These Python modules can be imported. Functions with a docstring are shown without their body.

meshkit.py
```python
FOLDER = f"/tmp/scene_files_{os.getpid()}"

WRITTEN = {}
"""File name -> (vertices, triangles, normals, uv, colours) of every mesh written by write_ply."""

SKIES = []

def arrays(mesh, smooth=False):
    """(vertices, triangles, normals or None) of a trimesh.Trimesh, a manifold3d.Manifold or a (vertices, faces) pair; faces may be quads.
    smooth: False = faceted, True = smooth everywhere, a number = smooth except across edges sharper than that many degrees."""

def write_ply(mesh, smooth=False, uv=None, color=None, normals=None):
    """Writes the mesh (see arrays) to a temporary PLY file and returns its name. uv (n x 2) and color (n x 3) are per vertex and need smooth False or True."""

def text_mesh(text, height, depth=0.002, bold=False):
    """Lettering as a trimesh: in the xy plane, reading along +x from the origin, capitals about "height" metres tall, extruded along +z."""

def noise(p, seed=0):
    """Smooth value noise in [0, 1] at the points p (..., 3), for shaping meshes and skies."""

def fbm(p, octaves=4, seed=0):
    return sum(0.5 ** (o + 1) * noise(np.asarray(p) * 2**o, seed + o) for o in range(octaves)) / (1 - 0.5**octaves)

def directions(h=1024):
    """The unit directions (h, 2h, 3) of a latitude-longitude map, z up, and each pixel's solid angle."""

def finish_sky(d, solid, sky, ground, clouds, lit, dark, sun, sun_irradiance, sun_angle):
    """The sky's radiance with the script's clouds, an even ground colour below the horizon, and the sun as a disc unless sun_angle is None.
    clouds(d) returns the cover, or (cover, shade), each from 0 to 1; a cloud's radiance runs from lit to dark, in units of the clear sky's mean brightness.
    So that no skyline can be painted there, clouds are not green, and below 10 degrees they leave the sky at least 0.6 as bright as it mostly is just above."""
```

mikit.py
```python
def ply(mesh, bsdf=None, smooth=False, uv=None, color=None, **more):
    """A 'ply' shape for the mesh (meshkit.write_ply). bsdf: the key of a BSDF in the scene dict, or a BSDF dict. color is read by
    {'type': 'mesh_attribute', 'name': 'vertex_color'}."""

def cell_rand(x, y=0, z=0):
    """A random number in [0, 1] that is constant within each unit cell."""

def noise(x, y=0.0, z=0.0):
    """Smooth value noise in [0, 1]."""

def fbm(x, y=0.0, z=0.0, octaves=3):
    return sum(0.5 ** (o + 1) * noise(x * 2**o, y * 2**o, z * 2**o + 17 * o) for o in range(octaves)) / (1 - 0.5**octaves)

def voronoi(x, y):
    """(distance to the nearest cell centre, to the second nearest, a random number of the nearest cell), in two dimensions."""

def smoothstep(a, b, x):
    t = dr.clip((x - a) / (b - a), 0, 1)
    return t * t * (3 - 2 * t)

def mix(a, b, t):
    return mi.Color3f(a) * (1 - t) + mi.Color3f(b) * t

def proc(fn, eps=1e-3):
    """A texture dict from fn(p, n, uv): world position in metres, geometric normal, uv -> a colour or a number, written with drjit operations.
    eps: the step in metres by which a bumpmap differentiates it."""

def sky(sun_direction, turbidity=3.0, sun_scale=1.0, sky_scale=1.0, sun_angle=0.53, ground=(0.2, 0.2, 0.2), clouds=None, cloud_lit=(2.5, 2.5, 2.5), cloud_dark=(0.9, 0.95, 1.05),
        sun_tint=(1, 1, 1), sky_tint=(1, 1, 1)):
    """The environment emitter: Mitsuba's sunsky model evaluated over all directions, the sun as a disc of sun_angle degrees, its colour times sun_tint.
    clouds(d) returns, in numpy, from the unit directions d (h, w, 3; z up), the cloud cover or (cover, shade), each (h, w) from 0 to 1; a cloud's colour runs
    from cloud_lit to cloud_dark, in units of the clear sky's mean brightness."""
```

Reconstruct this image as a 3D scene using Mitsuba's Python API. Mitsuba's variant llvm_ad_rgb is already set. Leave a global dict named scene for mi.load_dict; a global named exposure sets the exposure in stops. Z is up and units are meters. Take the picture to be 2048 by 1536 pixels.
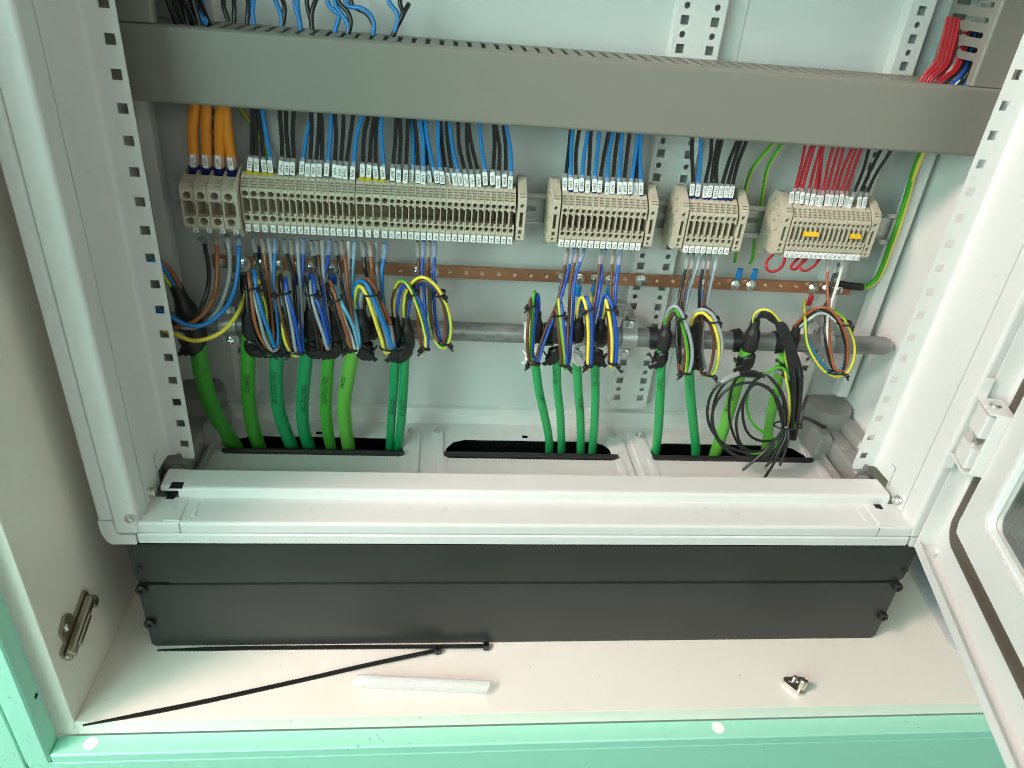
import math, random, json
import numpy as np, trimesh, mitsuba as mi, mikit, meshkit
import drjit as dr
import manifold3d as m3
from shapely.geometry import Polygon, LineString, Point, box as sbox
from shapely import affinity
from shapely.ops import unary_union
random.seed(7); RNG = np.random.default_rng(7)
scene, labels = {}, {}
MM = 0.001
T = mi.ScalarTransform4f

# ------------------------------------------------------------------ camera, lamps, exposure
exposure = 0.0
CAM = np.array([-118.203, -628.501, 455.971])
FWD = np.array([0.10867, 0.853731, -0.509248])
UPV = np.array([-0.027194, 0.514643, 0.856973])
KEY_RGB = (92.0, 69.0, 67.0)
FILL_RGB = (2.8, 2.8, 2.65)
SOFT_RGB = (6.0, 9.2, 8.3)
AMB_RGB = (0.195, 0.255, 0.22)
scene['camera'] = {'type': 'perspective', 'fov': 70.19, 'fov_axis': 'x', 'near_clip': 0.01, 'far_clip': 50.0,
    'to_world': T().look_at(origin=(CAM * MM).tolist(), target=((CAM + 600 * FWD) * MM).tolist(), up=UPV.tolist())}
def lamp(key, centre, target, w, h, rgb):
    scene[key] = {'type': 'rectangle', 'to_world': T().look_at(origin=centre, target=target, up=[0, 1, 0.1]) @ T().scale([w / 2, h / 2, 1]),
        'emitter': {'type': 'area', 'radiance': {'type': 'rgb', 'value': list(rgb)}}}
lamp('ceiling_lamp', [-1.42, -0.80, 1.50], [0, -0.05, 0.0], 0.40, 0.40, KEY_RGB)
lamp('soft_panel_lamp', [-1.15, -1.28, 0.62], [-0.1, 0.0, 0.1], 1.1, 0.85, SOFT_RGB)
lamp('second_ceiling_lamp', [0.16, -1.95, 0.95], [-0.1, 0.0, 0.1], 0.9, 0.6, FILL_RGB)
labels['ceiling_lamp'] = {'label': 'square warm white ceiling lamp above and left of the cabinet', 'category': 'lamp'}
labels['second_ceiling_lamp'] = {'label': 'dimmer rectangular ceiling lamp in front of the cabinet', 'category': 'lamp'}
labels['soft_panel_lamp'] = {'label': 'large diffuse pale green panel lamp in front of the cabinet', 'category': 'lamp'}
scene['room_light'] = {'type': 'constant', 'radiance': {'type': 'rgb', 'value': list(AMB_RGB)}}

# ------------------------------------------------------------------ materials
def pbr(key, rgb, rough=0.45, metal=0.0, spec=0.5, bump=None, tex=None, coat=0.0):
    d = {'type': 'principled', 'base_color': mikit.proc(tex) if tex else {'type': 'rgb', 'value': list(rgb)}, 'roughness': rough, 'metallic': metal, 'specular': spec}
    if coat: d['clearcoat'] = coat; d['clearcoat_gloss'] = 0.9
    if bump: d = {'type': 'bumpmap', 'arbitrary': mikit.proc(bump[0], eps=bump[2]), 'scale': bump[1], 'bsdf': d}
    scene[key] = {'type': 'twosided', 'bsdf': d}
def orange_peel(p, n, uv): return mikit.noise(p.x * 900, p.y * 900, p.z * 900)
def steel_white(p, n, uv):
    f = mikit.fbm(p.x * 9, p.y * 9, p.z * 9, octaves=3)
    d = mikit.smoothstep(0.78, 0.86, mikit.noise(p.x * 240, p.y * 240, p.z * 240)) * mikit.smoothstep(0.55, 0.7, mikit.noise(p.x * 31, p.y * 31, p.z * 31))
    return mikit.mix(mikit.mix((0.63, 0.63, 0.61), (0.655, 0.652, 0.635), f), (0.45, 0.44, 0.41), d * 0.22)
def rear_grey(p, n, uv):
    return mikit.mix((0.55, 0.565, 0.55), (0.59, 0.60, 0.585), mikit.fbm(p.x * 7, p.y * 7, p.z * 7, octaves=3))
def cream_board(p, n, uv):
    f = mikit.fbm(p.x * 6, p.y * 6, p.z * 6, octaves=3)
    d = mikit.smoothstep(0.86, 0.90, mikit.noise(p.x * 330, p.y * 330, p.z * 330)) * mikit.smoothstep(0.6, 0.7, mikit.noise(p.x * 40 + 9, p.y * 40, p.z * 40))
    return mikit.mix(mikit.mix((0.75, 0.71, 0.635), (0.79, 0.75, 0.68), f), (0.25, 0.23, 0.2), d * 0.55)
def mint_board(p, n, uv):
    f = mikit.fbm(p.x * 7, p.y * 7, p.z * 7, octaves=3)
    d = mikit.smoothstep(0.85, 0.90, mikit.noise(p.x * 300, p.y * 300, p.z * 300)) * mikit.smoothstep(0.6, 0.72, mikit.noise(p.x * 37, p.y * 37 + 3, p.z * 37))
    return mikit.mix(mikit.mix((0.30, 0.655, 0.505), (0.325, 0.685, 0.53), f), (0.12, 0.22, 0.18), d * 0.5)
def black_coat(p, n, uv):
    return mikit.mix((0.020, 0.022, 0.022), (0.032, 0.033, 0.032), mikit.fbm(p.x * 14, p.y * 14, p.z * 14, octaves=2))
def zinc_tex(p, n, uv):
    return mikit.mix((0.40, 0.42, 0.42), (0.62, 0.65, 0.64), mikit.fbm(p.x * 30, p.y * 120, p.z * 160, octaves=3))
def copper_tex(p, n, uv):
    return mikit.mix((0.46, 0.20, 0.11), (0.66, 0.33, 0.19), mikit.fbm(p.x * 45, p.y * 90, p.z * 260, octaves=4))
def pipe_tex(p, n, uv):
    f = mikit.fbm(p.x * 22, p.y * 300, p.z * 300, octaves=3)
    g = mikit.smoothstep(0.6, 0.75, mikit.noise(p.x * 160, p.y * 160, p.z * 160)) * mikit.smoothstep(0.55, 0.75, mikit.noise(p.x * 20, 0, 1))
    return mikit.mix(mikit.mix((0.20, 0.205, 0.20), (0.33, 0.335, 0.33), f), (0.16, 0.16, 0.15), g * 0.5)
def terminal_tex(p, n, uv): return mikit.mix((0.46, 0.415, 0.315), (0.52, 0.47, 0.37), mikit.fbm(p.x * 60, p.y * 60, p.z * 60, octaves=2))
pbr('white_steel', None, 0.38, tex=steel_white, bump=(orange_peel, 0.00005, 3e-4))
pbr('rear_steel', None, 0.42, tex=rear_grey)
pbr('worn_nickel', (0.36, 0.32, 0.25), 0.3, 0.9)
pbr('duct_grey', (0.20, 0.195, 0.165), 0.42)
pbr('terminal_beige', None, 0.5, tex=terminal_tex)
pbr('black_steel', None, 0.33, tex=black_coat, bump=(orange_peel, 0.00012, 3e-4))
pbr('cream_panel', None, 0.42, tex=cream_board)
pbr('mint_panel', None, 0.40, tex=mint_board)
pbr('copper', None, 0.42, 0.85, tex=copper_tex)
pbr('zinc', None, 0.34, 0.75, tex=zinc_tex)
pbr('pipe_steel', None, 0.38, 0.45, tex=pipe_tex)
pbr('bright_steel', (0.78, 0.77, 0.74), 0.18, 1.0)
pbr('nickel', (0.72, 0.68, 0.60), 0.16, 1.0)
pbr('cast_grey', (0.27, 0.265, 0.25), 0.34)
pbr('black_plastic', (0.012, 0.012, 0.012), 0.32)
pbr('heat_shrink', (0.014, 0.013, 0.013), 0.48)
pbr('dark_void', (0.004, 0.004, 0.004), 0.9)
pbr('gasket_brown', (0.085, 0.068, 0.052), 0.42)
pbr('white_plastic', (0.80, 0.82, 0.80), 0.4)
pbr('tie_white', (0.66, 0.67, 0.64), 0.4)
pbr('ink', (0.012, 0.012, 0.014), 0.6)
pbr('marker_ink', (0.01, 0.022, 0.014), 0.5)
pbr('grey_print', (0.10, 0.11, 0.11), 0.6)
pbr('yellow_plastic', (0.80, 0.47, 0.02), 0.35)
pbr('paper', (0.55, 0.62, 0.58), 0.7)
W = dict(bk=(0.014, 0.014, 0.014), bl=(0.010, 0.185, 0.50), bd=(0.008, 0.075, 0.42), lb=(0.10, 0.38, 0.58), tb=(0.01, 0.17, 0.28), br=(0.30, 0.10, 0.035), bn=(0.115, 0.045, 0.022), ob=(0.30, 0.085, 0.03),
    gr=(0.30, 0.335, 0.36), wg=(0.33, 0.38, 0.38), wh=(0.62, 0.63, 0.62), rd=(0.43, 0.018, 0.03), dk=(0.10, 0.006, 0.01), dr=(0.16, 0.008, 0.02), orr=(0.80, 0.275, 0.02), nv=(0.006, 0.012, 0.11), yl=(0.55, 0.42, 0.008), gy=(0.11, 0.12, 0.125), lbl=(0.012, 0.20, 0.52),
    g1=(0.045, 0.285, 0.028), g2=(0.010, 0.245, 0.085), g3=(0.105, 0.36, 0.045), g4=(0.020, 0.285, 0.085))
for k_, v_ in W.items(): pbr('w_' + k_, v_, 0.24 if k_ == 'bk' else 0.32)
scene['pe_wire'] = {'type': 'twosided', 'bsdf': {'type': 'principled', 'base_color': {'type': 'mesh_attribute', 'name': 'vertex_color'}, 'roughness': 0.34, 'specular': 0.5}}
scene['clear_sleeve'] = {'type': 'blendbsdf', 'weight': 0.30, 'a': {'type': 'thindielectric'}, 'b': {'type': 'twosided', 'bsdf': {'type': 'principled', 'base_color': {'type': 'rgb', 'value': [0.75, 0.77, 0.76]}, 'roughness': 0.3}}}
scene['milky_plastic'] = {'type': 'blendbsdf', 'weight': 0.55, 'a': {'type': 'thindielectric'}, 'b': {'type': 'twosided', 'bsdf': {'type': 'principled', 'base_color': {'type': 'rgb', 'value': [0.84, 0.84, 0.82]}, 'roughness': 0.28}}}
scene['sheet_plastic'] = {'type': 'blendbsdf', 'weight': 0.22, 'a': {'type': 'thindielectric'}, 'b': {'type': 'twosided', 'bsdf': {'type': 'principled', 'base_color': {'type': 'rgb', 'value': [0.62, 0.66, 0.74]}, 'roughness': 0.25}}}
scene['pane_glass'] = {'type': 'thindielectric', 'int_ior': 1.5}

# ------------------------------------------------------------------ helpers (millimetres)
def M(v, f): return trimesh.Trimesh(np.asarray(v, float), np.asarray(f, int), process=False)
def cat(*ms):
    out = []
    for m in ms: out += m if isinstance(m, (list, tuple)) else [m]
    return trimesh.util.concatenate(out)
def cbox(x0, x1, y0, y1, z0, z1, c=0.5):
    c = min(c, (x1 - x0) * .45, (y1 - y0) * .45, (z1 - z0) * .45)
    P = []
    for sx in (0, 1):
        for sy in (0, 1):
            for sz in (0, 1):
                for ax in range(3):
                    q = [(x0 + c, x1 - c)[sx], (y0 + c, y1 - c)[sy], (z0 + c, z1 - c)[sz]]
                    q[ax] = ((x0, x1)[sx], (y0, y1)[sy], (z0, z1)[sz])[ax]
                    P.append(q)
    return trimesh.convex.convex_hull(np.array(P))
def fillet(pts, r, n=6):
    pts = [np.array(p, float) for p in pts]; out = [pts[0]]
    rs = r if isinstance(r, (list, tuple)) else [r] * (len(pts) - 2)
    for i in range(1, len(pts) - 1):
        a, b, c = pts[i - 1], pts[i], pts[i + 1]
        u, v = (a - b) / np.linalg.norm(a - b), (c - b) / np.linalg.norm(c - b)
        ang = math.acos(np.clip(u @ v, -1, 1)); rr = rs[i - 1]
        if rr <= 0 or ang > 3.1: out.append(b); continue
        d = min(rr / math.tan(ang / 2), .48 * np.linalg.norm(a - b), .48 * np.linalg.norm(c - b)); rr = d * math.tan(ang / 2)
        o = b + (u + v) / np.linalg.norm(u + v) * rr / math.sin(ang / 2)
        p, q = b + u * d, b + v * d
        for t in np.linspace(0, 1, n + 1):
            w = (p - o) * (1 - t) + (q - o) * t
            out.append(o + w / np.linalg.norm(w) * rr)
    out.append(pts[-1]); return out
def extr(poly, h): return trimesh.creation.extrude_polygon(poly, h, engine='earcut')
AX = {'x': np.array([[0, 0, 1, 0], [1, 0, 0, 0], [0, 1, 0, 0], [0, 0, 0, 1.]]),   # polygon (y,z) swept along x
      'y': np.array([[1, 0, 0, 0], [0, 0, 1, 0], [0, 1, 0, 0], [0, 0, 0, 1.]]),   # polygon (x,z) swept along y
      'z': np.eye(4)}                                                              # polygon (x,y) swept along z
def prism(poly, axis, a, b):
    if not isinstance(poly, Polygon) and not hasattr(poly, 'geoms'): poly = Polygon(poly)
    ms = []
    for g in getattr(poly, 'geoms', [poly]):
        m = extr(g, b - a); m.apply_translation([0, 0, a]); m.apply_transform(AX[axis])
        ms.append(m)
    return cat(ms)
def sheet(pts, t, r=0, n=6):
    return LineString(fillet(pts, r, n) if r else pts).buffer(t / 2, cap_style=2, join_style=1, quad_segs=2)
def spline(pts, step=3.0):
    P = np.asarray(pts, float)
    keep = [0]
    for i in range(1, len(P)):
        if np.linalg.norm(P[i] - P[keep[-1]]) > 1.0: keep.append(i)
    P = P[keep]
    if len(P) < 3: return np.array([P[0] + (P[-1] - P[0]) * t for t in np.linspace(0, 1, max(2, int(np.linalg.norm(P[-1] - P[0]) / step)))])
    Q = np.vstack([2 * P[0] - P[1], P, 2 * P[-1] - P[-2]])
    d = np.linalg.norm(np.diff(Q, axis=0), axis=1) ** 0.5
    t = np.concatenate([[0], np.cumsum(d)]); out = []
    for i in range(1, len(Q) - 2):
        n = max(2, int(np.linalg.norm(Q[i + 1] - Q[i]) / step)); s = np.linspace(t[i], t[i + 1], n, endpoint=False)[:, None]
        p0, p1, p2, p3 = Q[i - 1:i + 3]; t0, t1, t2, t3 = t[i - 1:i + 3]
        a1 = (t1 - s) / (t1 - t0) * p0 + (s - t0) / (t1 - t0) * p1; a2 = (t2 - s) / (t2 - t1) * p1 + (s - t1) / (t2 - t1) * p2; a3 = (t3 - s) / (t3 - t2) * p2 + (s - t2) / (t3 - t2) * p3
        b1 = (t2 - s) / (t2 - t0) * a1 + (s - t0) / (t2 - t0) * a2; b2 = (t3 - s) / (t3 - t1) * a2 + (s - t1) / (t3 - t1) * a3
        out.append((t2 - s) / (t2 - t1) * b1 + (s - t1) / (t2 - t1) * b2)
    out.append(P[-1:]); return np.vstack(out)
def frames(C, ref=(0, -1, 0)):
    t = np.gradient(C, axis=0); t /= np.linalg.norm(t, axis=1, keepdims=True) + 1e-12
    n = np.zeros_like(C); a = np.array(ref, float); a = a - (a @ t[0]) * t[0]
    if np.linalg.norm(a) < 1e-3: a = np.cross(t[0], [1, 0.2, 0.1])
    n[0] = a / np.linalg.norm(a)
    for i in range(1, len(C)):
        v = n[i - 1] - (n[i - 1] @ t[i]) * t[i]; n[i] = v / (np.linalg.norm(v) + 1e-12)
    return t, n, np.cross(t, n)
def tube(C, r, k=10, caps=True, squash=None):
    C = np.asarray(C, float); t, n, b = frames(C); r = np.broadcast_to(np.asarray(r, float), (len(C),))
    a = np.arange(k) / k * 2 * np.pi
    sx, sy = squash or (1, 1)
    V = (C[:, None] + r[:, None, None] * (sx * np.cos(a)[None, :, None] * n[:, None] + sy * np.sin(a)[None, :, None] * b[:, None])).reshape(-1, 3)
    i = np.arange(len(C) - 1)[:, None] * k; j = np.arange(k)[None]; j2 = (j + 1) % k
    F = np.concatenate([np.stack([i + j, i + j2, i + k + j2], -1).reshape(-1, 3), np.stack([i + j, i + k + j2, i + k + j], -1).reshape(-1, 3)])
    if caps:
        V = np.vstack([V, C[:1], C[-1:]]); nV = len(V); e = (len(C) - 1) * k; j = j[0]; j2 = j2[0]
        F = np.vstack([F, np.stack([j2, j, j * 0 + nV - 2], 1), np.stack([e + j, e + j2, j * 0 + nV - 1], 1)])
    return M(V, F)
def pe_colors(nring, k, turns, n_total, phase=0.0):
    a = (np.arange(k) / k * 2 * np.pi)[None]; s = np.arange(nring)[:, None] / max(nring - 1, 1)
    g = np.cos(a + phase + s * turns) > 0.05
    col = np.where(g[..., None], np.array([0.74, 0.60, 0.06]), np.array([0.055, 0.32, 0.02])).reshape(-1, 3)
    return np.vstack([col, np.repeat(col[-1:], n_total - len(col), 0)])
def cyl(p, q, r, k=20, r2=None, c=0.0):
    p, q = np.array(p, float), np.array(q, float); L = np.linalg.norm(q - p); d = (q - p) / L; r2 = r if r2 is None else r2
    if c: C = [p, p + d * c, q - d * c, q]; R = [r - c, r, r2, r2 - c]
    else: C = [p, q]; R = [r, r2]
    C = np.array(C); x = np.cross(d, [0, 0, 1] if abs(d[2]) < .9 else [1, 0, 0]); x /= np.linalg.norm(x); y = np.cross(d, x)
    a = np.arange(k) / k * 2 * np.pi
    V = np.vstack([(ci + ri * (np.cos(a)[:, None] * x + np.sin(a)[:, None] * y)) for ci, ri in zip(C, R)] + [C[:1], C[-1:]])
    F = []; n = len(C)
    for s in range(n - 1):
        for j in range(k): F += [[s * k + j, s * k + (j + 1) % k, (s + 1) * k + (j + 1) % k], [s * k + j, (s + 1) * k + (j + 1) % k, (s + 1) * k + j]]
    for j in range(k): F += [[(j + 1) % k, j, n * k], [(n - 1) * k + j, (n - 1) * k + (j + 1) % k, n * k + 1]]
    return M(V, F)
def dome(p, d, r, h, k=18):
    """a low round screw head, base at p, rising h along d"""
    rings = [(1, 0), (1, .35), (.88, .72), (.6, .93), (.25, 1.0)]
    p, d = np.array(p, float), np.array(d, float) / np.linalg.norm(d); x = np.cross(d, [0, 0, 1] if abs(d[2]) < .9 else [1, 0, 0]); x /= np.linalg.norm(x); y = np.cross(d, x)
    a = np.arange(k) / k * 2 * np.pi
    V = np.vstack([p + d * h * hh + r * rr * (np.cos(a)[:, None] * x + np.sin(a)[:, None] * y) for rr, hh in rings] + [[p], [p + d * h]])
    F = []
    for s in range(len(rings) - 1):
        for j in range(k): F += [[s * k + j, s * k + (j + 1) % k, (s + 1) * k + (j + 1) % k], [s * k + j, (s + 1) * k + (j + 1) % k, (s + 1) * k + j]]
    for j in range(k): F += [[(len(rings) - 1) * k + j, (len(rings) - 1) * k + (j + 1) % k, len(V) - 1], [(j + 1) % k, j, len(V) - 2]]
    return M(V, F)
def to_m3(m): return m3.Manifold(m3.Mesh(np.asarray(m.vertices, np.float32), np.asarray(m.faces, np.uint32)))
def from_m3(m):
    q = m.to_mesh(); return M(q.vert_properties[:, :3], q.tri_verts)
def merged(m): return trimesh.Trimesh(m.vertices, m.faces, process=True)
def cut(a, *bs):
    A = to_m3(merged(a))
    for b in bs: A = A - to_m3(merged(b))
    return from_m3(A)
def xf(mesh, R, t=(0, 0, 0)):
    m = mesh.copy(); Q = np.eye(4); Q[:3, :3] = R; Q[:3, 3] = t; m.apply_transform(Q); return m
_used = {}
def fresh(key):
    n = _used.get(key, 0); _used[key] = n + 1
    return key if n == 0 else f'{key}_{n:03d}'
def thing(name, label, category, group=None):
    k = fresh(name); labels[k] = {'label': label, 'category': category}
    if group: labels[k]['group'] = group
    return k
def part(parent, name, mesh, mat, smooth=False, label=None, color=None, stuff=False):
    k = fresh(f'{parent}__{name}') if parent else name
    m = M(np.asarray(mesh.vertices) * MM, mesh.faces)
    scene[k] = mikit.ply(m, mat, smooth=smooth, color=color)
    if label or stuff:
        labels[k] = {}
        if label: labels[k]['label'] = label
        if stuff: labels[k]['kind'] = 'stuff'
    return k
def pe_tube(parent, name, C, r, k=14, turns=2.0, phase=0.0, caps=True):
    m = tube(C, r, k, caps)
    return part(parent, name, m, 'pe_wire', True, color=pe_colors(len(C), k, turns, len(m.vertices), phase))
def wire_part(parent, name, col, C, r, k=10, turns=2.0, phase=0.0):
    if col == 'pe': return pe_tube(parent, name, C, r, turns=turns, phase=phase)
    return part(parent, name, tube(C, r, k), 'w_' + ('orr' if col == 'or' else col), 40)
_txt = {}
def glyphs(text, h, bold=True):
    if (text, h, bold) not in _txt:
        m = meshkit.text_mesh(text, h, depth=0.02 if h < 20 else 0.1, bold=bold)
        _txt[(text, h, bold)] = (np.array(m.vertices), np.array(m.faces))
    v, f = _txt[(text, h, bold)]; return v.copy(), f
def flat_text(text, h, centre, read, up, bold=True, lift=0.0):
    v, f = glyphs(text, h, bold); c = (v[:, :2].max(0) + v[:, :2].min(0)) / 2
    read, up = np.array(read, float), np.array(up, float); read /= np.linalg.norm(read); up = up - (up @ read) * read; up /= np.linalg.norm(up); nrm = np.cross(read, up)
    return M(np.array(centre) + (v[:, :1] - c[0]) * read + (v[:, 1:2] - c[1]) * up + (v[:, 2:] + lift) * nrm, f)
COLNAME = dict(bk='black', bl='blue', rd='red', **{'or': 'thick orange'})
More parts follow.
